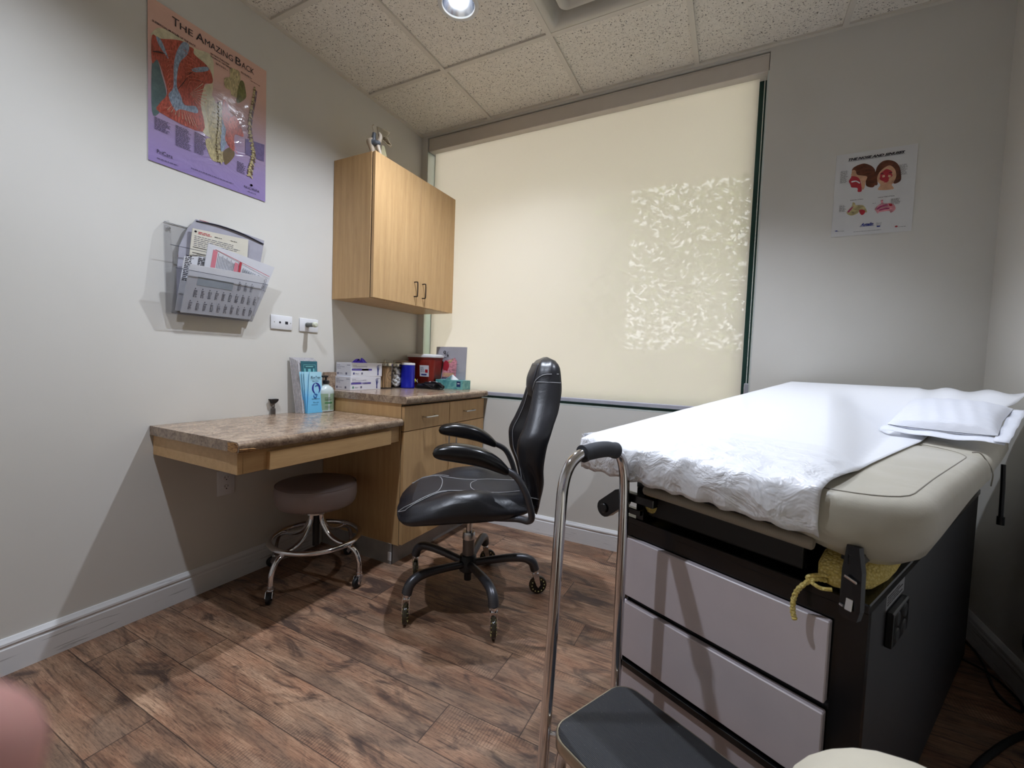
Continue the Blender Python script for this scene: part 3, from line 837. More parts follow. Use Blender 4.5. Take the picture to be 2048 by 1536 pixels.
# ================================================================== things on the walls
PC = {'teal': (92, 112, 112), 'cream': (208, 200, 168), 'muscle': (176, 84, 68), 'muscle2': (204, 112, 92), 'tendon': (142, 158, 178), 'dark': (70, 44, 42), 'bone': (186, 172, 128),
      'brown': (112, 92, 60), 'olive': (112, 112, 62), 'violet': (112, 98, 142), 'ink': (34, 30, 40), 'hair': (96, 52, 36), 'skin': (206, 160, 128), 'skin2': (214, 176, 146), 'red': (176, 50, 62),
      'white': (222, 220, 220), 'magenta': (168, 60, 110), 'pinkish': (206, 140, 150), 'blue': (40, 56, 140), 'shadow': (116, 96, 116)}
def ink(name, stri=False):
    g = G('print_' + name); c = PC[name]
    s_ = (40, 40, 40) if not stri else (30, 160, 60)
    n_ = g.noise(g.mapc(s_, rot=(0.5, 0.3, 0)), 1.2, 4, 0.6, 0.4 if stri else 0)
    k = 0.22 if stri else 0.08
    g.col(g.ramp(n_, [(0.35, lin(tuple(v * (1 - k) for v in c))), (0.68, lin(tuple(min(255, v * (1 + k * 0.75)) for v in c)))]))
    g.set(Roughness=0.22); return g.m
INK = {k: ink(k, k in ('muscle', 'muscle2', 'bone', 'tendon', 'olive', 'pinkish', 'hair')) for k in PC}

def art(t, O, R, U, N, shapes, lift, nm='print'):
    """flat printed areas, each a whisker above the last"""
    keys = []
    b = new()
    for i, (c, pts) in enumerate(shapes):
        if c not in keys: keys.append(c)
        z_ = N * (lift + 0.00005 * i)
        if len(pts) > 4 and not isinstance(pts[0], float):
            sm = catmull([(x, y, 0) for x, y in pts], 4, closed=True)
        else:
            sm = [Vector((x, y, 0)) for x, y in pts]
        vs = [b.verts.new(O + R * p.x + U * p.y + z_) for p in sm]
        for tri in tessellate_polygon([[Vector((p.x, p.y, 0)) for p in sm]]):
            try:
                f = b.faces.new([vs[q] for q in tri]); f.material_index = keys.index(c)
            except ValueError:
                pass
    o = obj(nm, b, None, t, mats=[INK[k] for k in keys])
    return o

# ---- big back anatomy poster on the left wall
O = Vector((0.0, 0, 0)); R = Vector((0, 1, 0)); U = Vector((0, 0, 1)); N = Vector((1, 0, 0))
t = thing('anatomy_poster', 'large glossy pink and purple poster titled THE AMAZING BACK', 'poster', (0.0, -1.591, 1.772))
g = G('poster_a_stock')
sp_ = g.n('SeparateXYZ'); g.t.links.new(g.tc.outputs['Object'], sp_.inputs[0])
g.col(g.ramp(g.math('DIVIDE', sp_.outputs[2], 0.6), [(0.0, lin((146, 128, 180))), (0.22, lin((162, 144, 186))), (0.5, lin((190, 164, 172))), (0.75, lin((220, 178, 162))), (1.0, lin((222, 180, 162)))]))
g.set(Roughness=0.13); g.b.inputs['Specular IOR Level'].default_value = 0.7
wv = g.noise(g.mapc((1, 3, 5), rot=(0.5, 0, 0)), 2.2, 3, 0.6, 1.6)
g.bump(wv, 0.55, 0.006)
def wave(y, z): return 0.0035 + 0.0022 * math.sin(9 * y + 4 * z) * math.sin(6.5 * z + 1) + 0.006 * max(0, (z / 0.6) - 0.0) * 0.0
b = new(); sheet(b, lambda u, v: (0.0035 + 0.0018 * math.sin(PI * v * 3 + u * 2) * 0, 0.460 * u, 0.600 * v), 8, 10, 0.0004)
obj('sheet', b, g.m, t)
b = new()
shapes = [(c, p) for c, p in POSTER_A if c != 'dark']
# spinal column drawn as a string of vertebrae with its printed shadow
def chain_shapes(P, n, w0, w1, c='bone', shade=True):
    cs = catmull([(x, y, 0) for x, y in P], 12)
    out = []
    if shade:
        L_pts = [(p.x + w0 * 0.5, p.y) for p in cs]; R_pts = [(p.x + w0 * 1.5, p.y - 0.004) for p in cs]
        out.append(('shadow', L_pts + R_pts[::-1]))
    for k in range(n):
        p = cs[int(k * (len(cs) - 1) / (n - 1))]
        s_ = w0 + (w1 - w0) * k / n
        hh = 0.30 * 0.45 / n * 1.35
        a = [(-1, -.3), (-.5, -.1), (-.45, .5), (.4, .6), (.55, .1), (1.1, -.5), (.9, -.75), (.3, -.35), (-.5, -.5)]
        out.append((c if k % 2 else 'brown', [(p.x + s_ * x, p.y + hh * 2.2 * y) for x, y in a]))
        out.append(('bone', [(p.x + s_ * x * .7, p.y + hh * 1.6 * y) for x, y in a[:5]]))
    return out
shapes += chain_shapes(SPINE_A, 24, 0.008, 0.014)
shapes += chain_shapes(SPINE_B, 18, 0.008, 0.009, shade=False)
# muscle fibres and drawn contours
def stroke(c, P, w_, n=6):
    cs = catmull([(x, y, 0) for x, y in P], n)
    for k in range(len(cs) - 1):
        d = (cs[k + 1] - cs[k]).normalized(); s_ = Vector((-d.y, d.x, 0)) * (w_ * (0.35 + 0.65 * math.sin(PI * (k + .5) / len(cs))))
        s2 = Vector((-d.y, d.x, 0)) * (w_ * (0.35 + 0.65 * math.sin(PI * (k + 1.5) / len(cs)))) if k < len(cs) - 2 else s_ * .2
        e_ = d * w_ * .2
        shapes.append((c, [(cs[k] - s_ * .5 - e_).to_2d(), (cs[k + 1] - s2 * .5 + e_).to_2d(), (cs[k + 1] + s2 * .5 + e_).to_2d(), (cs[k] + s_ * .5 - e_).to_2d()]))
stroke('dark', [(.133, .388), (.141, .401), (.150, .411)], .003); stroke('dark', [(.134, .382), (.160, .386), (.191, .391)], .003); stroke('dark', [(.128, .374), (.112, .342), (.094, .309)], .0028)
stroke('dark', [(.013, .402), (.032, .412), (.052, .418)], .006)
for k in range(9):      # trapezius and shoulder fibres running to the spine
    stroke('muscle2', [(.112 + .002 * k, .475 - .017 * k), (.138, .468 - .013 * k), (.158 + .004 * k, .462 - .010 * k)], .0022, 3)
    stroke('muscle2', [(.080 - .001 * k, .445 - .018 * k), (.064, .438 - .018 * k), (.050 + .001 * k, .425 - .020 * k)], .002, 3)
for k in range(7):      # gluteal fibres
    stroke('muscle2', [(.110 + .010 * k, .235), (.116 + .010 * k, .222), (.120 + .009 * k, .204 - .001 * k)], .0022, 3)
    stroke('muscle2', [(.084 - .004 * k, .232 - .002 * k), (.070 - .004 * k, .224 - .002 * k), (.058 - .002 * k, .205 + .002 * k)], .002, 3)
for k in range(7): stroke('muscle2', [(.262 + .006 * k, .300 - .022 * k), (.275 + .006 * k, .285 - .020 * k), (.285 + .006 * k, .262 - .018 * k)], .002, 3)
for k in range(5): stroke('dark', [(.232, .330 - .022 * k), (.240, .326 - .022 * k), (.250, .330 - .022 * k)], .0022, 3)
for k in range(16):
    a = -0.9 + k * 0.11
    x0, y0 = 0.118, 0.31; x1, y1 = x0 + 0.075 * math.cos(a), y0 + 0.075 * math.sin(a) + 0.02
    shapes.append(('muscle2' if k % 2 else 'cream', [(x0 + .012, y0), (x1, y1), (x1 - .0006, y1 + .002)]))
for k in range(9):
    x0 = 0.052 + 0.013 * k
    shapes.append(('cream', [(0.10 + 0.006 * (k - 4), 0.245), (x0, 0.205 - 0.002 * k), (x0 + .0014, 0.205 - 0.002 * k)]))
art(t, O, R, U, N, shapes, 0.0042, 'illustration')
b = new()
o_ = Vector((0.0062, 0, 0)); 
def at(x, y): return o_ + R * x + U * y
tx, ty = TXT_A[0]
xx = tx
for wd, sz, ww in (('T', .046, .024), ('HE', .036, .046), ('A', .046, .031), ('MAZING', .036, .112), ('B', .046, .024), ('ACK', .036, .056)):
    text_bm(b, wd, sz, at(xx, ty), R, U, width=ww); xx += ww + (0.011 if wd in ('HE', 'MAZING') else 0.0025)
text_bm(b, 'SUPERFICIAL MUSCLES OF THE BACK', .0095, at(0.013, 0.514), R, U, width=.148, bold=.0002)
text_bm(b, 'SECTION THROUGH', .009, at(0.216, 0.523), R, U, width=.075, bold=.0002)
text_bm(b, 'THORACIC VERTEBRAE', .009, at(0.216, 0.512), R, U, width=.085, bold=.0002)
text_bm(b, 'PriCara', .021, at(0.027, 0.036), R, U, width=.052)
text_bm(b, 'NUCYNTA', .015, at(0.360, 0.030), R, U, width=.070)
for i, (a_, c_) in enumerate(COLS_A):
    x0, x1 = sorted((a_[0], c_[0])); y0, y1 = sorted((a_[1], c_[1]))
    greek(b, o_, R, U, x0, y0, x1 - x0, max(.008, y1 - y0), 0.0042, i)
greek(b, o_, R, U, 0.027, 0.016, 0.095, .005, .0045, 21); greek(b, o_, R, U, 0.144, 0.026, 0.17, .005, .0045, 22); greek(b, o_, R, U, 0.375, 0.018, 0.04, .004, .004, 23)
ball(b, (0.0062, 0.392, 0.052), 0.006, 10, sc=(0.02, 1, .8))
for v in b.verts: v.co.x = 0.0062
obj('lettering', b, INK['ink'], t)
for yy, zz in ((0.012, 0.592), (0.448, 0.592), (0.012, 0.01), (0.448, 0.01)):
    b = new(); box(b, (0.0002, yy - .006, zz - .006), (0.0034, yy + .006, zz + .006)); obj('mounting_tape', b, M('mounting_tape', (220, 214, 190), 0.6), t)

# ---- small sinus poster on the window wall
t = thing('anatomy_poster', 'small white poster titled THE NOSE AND SINUSES', 'poster', (2.388, 0.0, 1.681))
R = Vector((1, 0, 0)); N = Vector((0, -1, 0)); U = Vector((0, 0, 1)); O = Vector((0, 0, 0))
b = new(); box(b, (-0.001, -0.003, -0.002), (0.280, -0.0022, 0.363)); obj('sheet', b, M('poster_b_stock', (214, 214, 214), 0.28, var=0.02), t)
for x_, z_ in ((0.002, 0.002), (0.266, 0.35)):
    b = new(); box(b, (x_, -0.0022, z_), (x_ + .012, -0.0001, z_ + .010)); obj('mounting_tape', b, M('mounting_tape', (220, 214, 190), 0.6), t)
art(t, O, R, U, N, POSTER_B, 0.0032, 'illustration')
b = new(); o_ = Vector((0, -0.0048, 0))
def at(x, y): return o_ + R * x + U * y
text_bm(b, 'THE NOSE AND SINUSES', .0135, at(0.043, 0.331), R, U, width=.195, shear=.35, bold=.0007)
rect(b, o_, R, U, 0.043, 0.3275, .195, .0012)
text_bm(b, 'Anatomy of Nose', .0052, at(0.060, 0.153), R, U, width=.046, bold=.0001)
text_bm(b, 'Lateral Wall of Nose', .0052, at(0.158, 0.152), R, U, width=.056, bold=.0001)
text_bm(b, 'Nasal', .0065, at(0.159, 0.040), R, U, width=.017); text_bm(b, 'Spray', .0065, at(0.159, 0.033), R, U, width=.017)
for i, (x0, y0, ww, hh) in enumerate(((.018, .235, .028, .056), (.222, .236, .03, .05), (.20, .208, .032, .016), (.022, .108, .026, .03), (.07, .10, .03, .004), (.204, .118, .036, .026), (.14, .128, .012, .006), (.08, .0135, .12, .003), (.235, .0195, .03, .003), (.02, .0185, .036, .006))):
    greek(b, o_, R, U, x0, y0, ww, hh, 0.0042, 40 + i, fill=.28)
obj('lettering', b, INK['ink'], t)
b = new(); text_bm(b, 'Astelin', .0175, at(0.103, 0.036), R, U, width=.046, shear=.4, bold=.0005); rect(b, o_, R, U, .10, .0335, .052, .0012)
rect(b, o_, R, U, .161, .026, .012, .005); poly(b, [at(.010, .0235), at(.017, .026), at(.024, .0235), at(.017, .021)])
obj('blue_lettering', b, INK['blue'], t)
b = new(); poly(b, [at(.228 + .005 * math.cos(k * PI / 6), .021 + .0035 * math.sin(k * PI / 6)) for k in range(12)]); obj('red_mark', b, INK['red'], t)

# ---- wall plates
plate_m = M('white_plate', (222, 222, 224), 0.35, var=0.02)
hole_m = M('dark_socket', (24, 24, 34), 0.5)
def plate(name, label, cat, y0, y1, z0, z1):
    t = thing(name, label, cat, (0, (y0 + y1) / 2, (z0 + z1) / 2))
    hy, hz = (y1 - y0) / 2, (z1 - z0) / 2
    b = new(); box(b, (0.0005, -hy, -hz), (0.0062, hy, hz), 0.0024, 2); obj('cover', b, plate_m, t, smooth=True)
    return t
t = plate('wall_plate', 'white wall plate with a phone jack, left of the grey wall peg', 'wall plate', -1.099, -0.984, 1.177, 1.246)
b = new(); cyl(b, (0.0058, -0.010, 0.0), (0.0066, -0.010, 0.0), 0.0055, 14); box(b, (0.0058, 0.018, -0.007), (0.0067, 0.033, 0.007)); obj('jack', b, hole_m, t)
for y_ in (-0.040, 0.047):
    b = new(); cyl(b, (0.006, y_, 0), (0.0071, y_, 0), 0.0026, 10); obj('screw', b, steel_m, t)
t = plate('wall_plate', 'white wall plate carrying a grey peg with a pale rubber tip', 'wall plate', -0.942, -0.830, 1.177, 1.246)
b = new(); cyl(b, (0.006, -0.012, 0.002), (0.016, -0.012, 0.002), 0.013, 20, bev=0.002); cyl(b, (0.014, -0.012, 0.002), (0.058, -0.012, 0.002), 0.0115, 20); obj('peg', b, M('grey_peg', (104, 106, 102), 0.45, 0.2), t, smooth=True)
b = new(); cyl(b, (0.058, -0.012, 0.002), (0.078, -0.012, 0.002), 0.0135, 24, r1=0.0130, bev=0.004); obj('rubber_tip', b, M('pale_rubber', (196, 198, 178), 0.6), t, smooth=True)
t = plate('power_outlet', 'white double power outlet low on the wall under the desk', 'power outlet', -1.342, -1.266, 0.408, 0.520)
for s in (-1, 1):
    b = new()
    lathe(b, [(0.0, 0.0085), (0.0145, 0.0085), (0.0165, 0.0060)], n=24, M4=Matrix.Rotation(PI / 2, 4, 'Y'))
    for v in b.verts: v.co.z = v.co.z * 0.82 + s * 0.0205
    r_ = obj('receptacle', b, plate_m, t, smooth=True)
    b = new(); box(b, (0.0084, -0.0075, s * .0205 + .000), (0.0092, -0.0055, s * .0205 + .009)); box(b, (0.0084, 0.0055, s * .0205 + .001), (0.0092, 0.0075, s * .0205 + .008)); cyl(b, (0.0084, 0, s * .0205 - .006), (0.0092, 0, s * .0205 - .006), .0026, 10)
    obj('slot', b, hole_m, r_)

# ---- clear file holder and the papers in it
g = G('clear_acrylic')
tr = g.n('BsdfTransparent'); tr.inputs[0].default_value = (0.970, 0.972, 0.982, 1)
gl = g.n('BsdfGlossy'); gl.inputs['Roughness'].default_value = 0.06
lw = g.n('LayerWeight'); lw.inputs[0].default_value = 0.35
mx = g.n('MixShader'); g.put(mx.inputs[0], g.math('ADD', g.math('MULTIPLY', lw.outputs['Fresnel'], 0.25), 0.025)); g.t.links.new(tr.outputs[0], mx.inputs[1]); g.t.links.new(gl.outputs[0], mx.inputs[2])
g.t.links.new(mx.outputs[0], g.out.inputs[0]); acryl = g.m
edge_m = M('acrylic_edge', (70, 72, 84), 0.3)
t = thing('file_holder', 'clear plastic wall file holder stuffed with forms, above the desk', 'file holder', (0, -1.36, 1.2))
def fh(x, y, z): return (x, y + 1.36, z - 1.2)
HY0, HY1 = -1.545, -1.168
b = new()
def panel(b, pts, th=0.0022):
    P = [Vector(p) for p in pts]; n_ = (P[1] - P[0]).cross(P[2] - P[0]).normalized() * th
    poly(b, P, n_)
panel(b, [fh(0.002, HY0 + .012, 1.205), fh(0.002, HY1 - .02, 1.205), fh(0.002, HY1 + .012, 1.556), fh(0.002, HY0 + .005, 1.556)])
obj('back_panel', b, acryl, t)
b = new()
panel(b, [fh(0.042, HY0 + .012, 1.200), fh(0.042, HY1 - .045, 1.200), fh(0.086, HY1, 1.372), fh(0.086, HY0 + .006, 1.372)])
panel(b, [fh(0.002, HY0 + .012, 1.200), fh(0.002, HY1 - .045, 1.200), fh(0.042, HY1 - .045, 1.200), fh(0.042, HY0 + .012, 1.200)])
obj('front_pocket', b, acryl, t)
for pp in ([fh(0.002, HY0 + .012, 1.200), fh(0.042, HY0 + .012, 1.200), fh(0.086, HY0 + .006, 1.372), fh(0.002, HY0 + .006, 1.372)],
           [fh(0.002, HY1 - .045, 1.200), fh(0.042, HY1 - .045, 1.200), fh(0.086, HY1, 1.372), fh(0.002, HY1, 1.372)],
           [fh(0.002, HY0 + .006, 1.374), fh(0.070, HY0 + .006, 1.374), fh(0.040, HY0 + .005, 1.556), fh(0.002, HY0 + .005, 1.556)]):
    b = new(); panel(b, pp); obj('side_panel', b, acryl, t)
b = new()
for p, q in (((0.003, HY0 + .005, 1.556), (0.003, HY1 + .012, 1.556)), ((0.086, HY0 + .006, 1.372), (0.086, HY1, 1.372)), ((0.045, HY0 + .006, 1.464), (0.045, HY1 - .05, 1.468)), ((0.042, HY0 + .012, 1.200), (0.042, HY1 - .045, 1.2))):
    b = new(); tube(b, [fh(*p), fh(*q)], 0.0011, 6); obj('rim', b, edge_m, t)
b = new()
for yy in (HY0 + .02,): cyl(b, fh(0.004, yy, 1.535), fh(0.009, yy, 1.535), 0.005, 12)
obj('screw', b, steel_m, t)

ZF = lambda x: None
def form(name, label, cat, P, th, mat, texts=None, group=None):
    """a pad of paper: four corners (bottom left, bottom right, top right, top left), thickness back towards the wall"""
    P = [Vector(p) for p in P]
    t = thing(name, label, cat, P[0], group=group)
    o_ = P[0]; P = [p - o_ for p in P]
    Rr = (P[1] - P[0]); Uu = (P[3] - P[0]); n_ = Rr.cross(Uu).normalized()
    b = new(); poly(b, P, -n_ * th); obj('pad', b, mat, t)
    return t, Rr, Uu, n_
paper_m = M('white_form', (206, 206, 210), 0.6, var=0.03)
cream_m = M('cream_form', (206, 200, 184), 0.6, var=0.03)
pink_m = M('print_pink', (204, 120, 132), 0.6); grey_ink = M('print_grey', (112, 112, 122), 0.6); red_ink = M('print_red_form', (178, 50, 62), 0.6)
def on_form(t, Rr, Uu, n_, fn, mats):
    b = new(); O2 = n_ * 0.0006
    fn(b, O2, Rr.normalized(), Uu.normalized(), Rr.length, Uu.length)
    return obj('print', b, None, t, mats=mats)
# front label sheet (columns of small print)
t1, Rr, Uu, n_ = form('form_pad', 'front white sheet of small printed label columns in the file holder', 'paper form', [(0.040, -1.500, 1.206), (0.040, -1.222, 1.206), (0.083, -1.180, 1.405), (0.083, -1.486, 1.398)], 0.006, paper_m)
def f1(b, o_, R, U, Wd, Hd):
    for row, (y0, n, x0) in enumerate(((.012, 10, .02), (.064, 10, .03), (.120, 3, .195))):
        for k in range(n):
            x = x0 + k * .0272
            if x + .018 > Wd + .02: break
            greek(b, o_, R, U, x, y0, .014, .036, .0052, row * 20 + k, 0, .5)
            rect(b, o_, R, U, x + .002, y0 + .038, .004, .004, 0)
    rect(b, o_, R, U, .035, .118, .14, .035, 1)
on_form(t1, Rr, Uu, n_, f1, [grey_ink, M('print_pale_teal', (174, 182, 188), 0.6)])
t2, Rr, Uu, n_ = form('form_pad', 'white and pink tilted form slipping out of the file holder', 'paper form', [(0.036, -1.430, 1.290), (0.036, -1.200, 1.225), (0.066, -1.122, 1.462), (0.066, -1.412, 1.500)], 0.004, paper_m)
def f2(b, o_, R, U, Wd, Hd):
    rect(b, o_, R, U, .03, Hd - .012, .245, .0022, 1)
    rect(b, o_, R, U, .022, Hd - .095, .018, .08, 0); rect(b, o_, R, U, .115, Hd - .10, .016, .078, 0); rect(b, o_, R, U, .134, Hd - .10, .010, .09, 1)
    for k in range(12):
        x = .044 + .006 * k; rect(b, o_, R, U, x, Hd - .10, .0018, .072 if k % 3 else .08, 2)
    for k in range(7): rect(b, o_, R, U, .152 + .0088 * k, Hd - .085, .0062, .055, 3)
    greek(b, o_, R, U, .222, Hd - .085, .05, .06, .006, 5, 2)
on_form(t2, Rr, Uu, n_, f2, [pink_m, red_ink, grey_ink, M('print_pale_grey', (164, 166, 172), 0.6)])
t3, Rr, Uu, n_ = form('form_pad', 'cream form with a red heading standing at the back of the file holder', 'paper form', [(0.022, -1.475, 1.300), (0.022, -1.235, 1.300), (0.034, -1.228, 1.566), (0.034, -1.455, 1.552)], 0.003, cream_m)
def f3(b, o_, R, U, Wd, Hd):
    greek(b, o_, R, U, .022, Hd - .017, .06, .012, .006, 1, 1, .5); greek(b, o_, R, U, .085, Hd - .017, .03, .008, .005, 2, 0); greek(b, o_, R, U, .15, Hd - .015, .035, .008, .005, 3, 0)
    poly(b, [o_ + R * (.012 + .005 * math.cos(k * PI / 5)) + U * (Hd - .010 + .004 * math.sin(k * PI / 5)) for k in range(10)])
    rect(b, o_, R, U, .008, Hd - .075, .21, .0022, 0); rect(b, o_, R, U, .008, Hd - .098, .21, .0022, 0)
    greek(b, o_, R, U, .01, Hd - .070, .20, .048, .0075, 4, 2, .3); greek(b, o_, R, U, .01, Hd - .15, .2, .05, .0075, 6, 2, .35)
on_form(t3, Rr, Uu, n_, f3, [INK['ink'], red_ink, grey_ink])
t4, Rr, Uu, n_ = form('form_pad', 'narrow white form at the left of the tilted pink form', 'paper form', [(0.024, -1.512, 1.212), (0.024, -1.42, 1.212), (0.050, -1.395, 1.448), (0.050, -1.492, 1.430)], 0.003, paper_m)
on_form(t4, Rr, Uu, n_, lambda b, o_, R, U, Wd, Hd: (greek(b, o_, R, U, .004, .12, .03, .11, .007, 9, 0), greek(b, o_, R, U, .05, .16, .03, .07, .007, 10, 0)), [INK['ink']])
# dark folder behind everything
t = thing('paper_folder', 'dark grey folder bent over behind the forms in the file holder', 'folder', (0.006, -1.35, 1.25))
b = new()
fp = [(-.15, -.03), (.15, -.03), (.205, .335), (.12, .342), (.0, .343), (-.085, .345), (-.115, .30), (-.145, .22), (-.152, .12)]
loft(b, [[(0.002 + .022 * max(0, z) / .3 * 0.3, y, z) for y, z in fp], [(0.007 + .022 * max(0, z) / .3 * 0.3, y, z) for y, z in fp]])
obj('cover', b, M('folder_lilac_grey', (160, 158, 168), 0.5, var=0.08), t)
b = new()
tube(b, catmull([(.012, -.085, .338), (.016, .0, .345), (.017, .10, .338), (.014, .20, .318)], 6), .006, 8, flat=.5)
obj('folded_edge', b, M('folder_charcoal', (62, 62, 80), 0.5), t)
b = new()
for y0, z0, y1, z1 in ((-.118, .20, -.095, .245), (-.148, .15, -.11, .185)): box(b, (0.0075, y0, z0), (0.0095, y1, z1))
box(b, (0.008, -.07, .334), (0.011, -.035, .348))
obj('red_tab', b, M('folder_red', (150, 52, 52), 0.5), t)
# ================================================================== office chair (local x = forward, y = towards the camera side)
g = G('black_bonded_leather')
n1 = g.noise(g.mapc(), 160, 3); n2 = g.noise(g.mapc(), 7, 3, 0.5, 0.6)
g.col(g.ramp(g.noise(g.mapc(), 9, 3), [(0.3, lin((26, 26, 30))), (0.7, lin((36, 36, 41)))])); g.set(Roughness=0.36)
g.b.inputs['Specular IOR Level'].default_value = 0.55
g.bump(g.math('ADD', g.math('MULTIPLY', n1, 0.12), g.math('MULTIPLY', n2, 1.0)), 0.45, 0.006)
leather = g.m
g = G('matte_black_leather')
g.col(g.ramp(g.noise(g.mapc(), 9, 3), [(0.3, lin((34, 33, 37))), (0.7, lin((46, 45, 49)))])); g.set(Roughness=0.52)
g.bump(g.noise(g.mapc(), 210, 2), 0.15, 0.0008)
leather_matte = g.m
piping = M('pale_grey_piping', (150, 150, 152), 0.5, var=0.05)
gun = M('gunmetal_paint', (84, 84, 88), 0.34, 0.65, var=0.06)
blackp = M('black_plastic', (20, 20, 22), 0.42, var=0.1, bump=0.1, bscale=200)
arm_m = M('black_arm_pad', (16, 16, 18), 0.24, var=0.1)

CH = thing('office_chair', 'black leather office chair with padded arms on five clear-wheeled casters', 'office chair', (1.01, -0.83, 0), math.radians(213))
# seat
S_TOP = [(-0.27, 0.500), (-0.22, 0.500), (-0.12, 0.496), (0.0, 0.500), (0.12, 0.505), (0.20, 0.502), (0.26, 0.487), (0.30, 0.455)]
S_EDGE = [(-0.27, 0.470), (-0.22, 0.505), (-0.12, 0.517), (-0.02, 0.538), (0.06, 0.532), (0.14, 0.508), (0.22, 0.482), (0.27, 0.462), (0.30, 0.44)]
S_BOT = [(-0.27, 0.452), (-0.22, 0.444), (-0.10, 0.430), (0.02, 0.426), (0.15, 0.418), (0.25, 0.408), (0.28, 0.415), (0.30, 0.43)]
S_HW = [(-0.27, 0.150), (-0.22, 0.205), (-0.12, 0.238), (0.0, 0.256), (0.12, 0.258), (0.22, 0.244), (0.27, 0.205), (0.295, 0.14), (0.30, 0.10)]
def seat_top(f, s):
    hw = interp(S_HW, f); a = min(1.0, abs(s) / hw)
    c = interp(S_TOP, f); e = interp(S_EDGE, f)
    k = smooth01((a - 0.35) / 0.42)
    z = c + (e - c) * k
    if a > 0.80: z -= (a - 0.80) ** 2 * 0.75
    return z
b = new()
rings = []
NF = 34
for i in range(NF + 1):
    tt = i / NF
    f = -0.27 + 0.57 * (tt if 0.0 < tt < 1.0 else tt)
    f = -0.27 + 0.57 * (0.5 - 0.5 * math.cos(PI * tt)) * 0.5 + 0.57 * tt * 0.5
    hw = interp(S_HW, f); zb = interp(S_BOT, f)
    ring = []
    for k in range(25):
        s = -hw + 2 * hw * k / 24
        s = hw * math.sin(PI / 2 * (s / hw)) if True else s
        ring.append((f, s, max(seat_top(f, s), zb + 0.012)))
    zt = seat_top(f, hw)
    for k in range(1, 7):
        a = PI * k / 7
        ring.append((f, hw + 0.014 * math.sin(a), max(zt, zb + .012) + (zb - max(zt, zb + .012)) * k / 7))
    for k in range(9): ring.append((f, hw - 2 * hw * k / 8, zb))
    for k in range(1, 7):
        a = PI * k / 7
        ring.append((f, -hw - 0.014 * math.sin(a), zb + (max(zt, zb + .012) - zb) * k / 7))
    rings.append(ring)
loft(b, rings)
seat = obj('seat', b, leather, CH, smooth='all')
# matte middle panel of the seat and its piping
def on_seat(f, s, up_=0.002): return (f, s, seat_top(f, s) + up_)
b = new()
def panel_hw(f): return interp([(-0.21, 0.085), (-0.10, 0.105), (0.02, 0.09), (0.10, 0.105), (0.17, 0.15), (0.235, 0.19)], f)
sheet(b, lambda u, v: on_seat(-0.21 + 0.445 * u, (2 * v - 1) * panel_hw(-0.21 + 0.445 * u), 0.0022), 26, 14)
obj('seat_panel', b, leather_matte, CH, smooth='all')
b = new()
for sg in (-1, 1):
    P = [on_seat(f, sg * panel_hw(f), 0.0028) for f in [-0.21 + 0.445 * k / 40 for k in range(41)]]
    P += [on_seat(0.262, sg * .185, .002), (0.288, sg * .17, seat_top(.288, .14) - .006)]
    tube(b, P, 0.0018, 6)
    P = [on_seat(f, sg * min(interp(S_HW, f) * .93, panel_hw(f) + .016), 0.0028) for f in [0.10 + 0.155 * k / 16 for k in range(17)]] + [(0.280, sg * .200, 0.452)]
    tube(b, P, 0.0018, 6)
tube(b, catmull([on_seat(0.17, .15), on_seat(0.135, .10), on_seat(0.125, .0), on_seat(0.135, -.10), on_seat(0.17, -.15)], 8), 0.0018, 6)
tube(b, catmull([on_seat(-0.03, .09), on_seat(-0.005, .045), on_seat(0.0, .0), on_seat(-0.005, -.045), on_seat(-0.03, -.09)], 8), 0.0018, 6)
obj('piping', b, piping, seat, smooth=True)
# back: side bolsters, inner panel, headrest and lumbar pad
B_REAR = [(0.415, -0.285), (0.47, -0.285), (0.56, -0.292), (0.64, -0.284), (0.72, -0.292), (0.80, -0.318), (0.87, -0.346), (0.96, -0.362), (1.03, -0.358), (1.065, -0.345), (1.083, -0.318)]
B_FRONT = [(0.415, -0.250), (0.50, -0.235), (0.58, -0.215), (0.66, -0.185), (0.72, -0.180), (0.80, -0.208), (0.87, -0.232), (0.95, -0.250), (1.02, -0.262), (1.065, -0.280), (1.083, -0.316)]
B_HW = [(0.415, 0.115), (0.47, 0.165), (0.56, 0.200), (0.66, 0.232), (0.74, 0.236), (0.82, 0.205), (0.90, 0.165), (0.98, 0.135), (1.04, 0.115), (1.07, 0.080), (1.083, 0.03)]
B_REC = [(0.415, 0.02), (0.50, 0.045), (0.60, 0.062), (0.70, 0.070), (0.80, 0.070), (0.90, 0.055), (0.97, 0.03), (1.03, 0.0), (1.083, 0.0)]
def back_front(z, s):
    hw = interp(B_HW, z); a = min(1, abs(s) / hw)
    fr = interp(B_FRONT, z); rec = interp(B_REC, z)
    f = fr - rec * (1 - smooth01((a - 0.35) / 0.40))
    if a > 0.82: f -= (a - 0.82) ** 2 * 0.9
    return f
b = new(); rings = []
NZ = 44
for i in range(NZ + 1):
    tt = i / NZ
    z = 0.415 + 0.668 * (tt + (0.02 * math.sin(2 * PI * tt)) * 0)
    if i == NZ: z = 1.083
    hw = interp(B_HW, z); rr = interp(B_REAR, z)
    ring = []
    for k in range(25):
        s = hw * math.sin(PI / 2 * (-1 + 2 * k / 24)); ring.append((max(back_front(z, s), rr + .008), s, z))
    ff = max(back_front(z, hw), rr + .008)
    for k in range(1, 7):
        q = k / 7; ring.append((ff + (rr - ff) * q, hw + 0.012 * math.sin(PI * q), z))
    for k in range(9): ring.append((rr, hw - 2 * hw * k / 8, z))
    for k in range(1, 7):
        q = k / 7; ring.append((rr + (ff - rr) * q, -hw - 0.012 * math.sin(PI * q), z))
    rings.append(ring)
loft(b, rings)
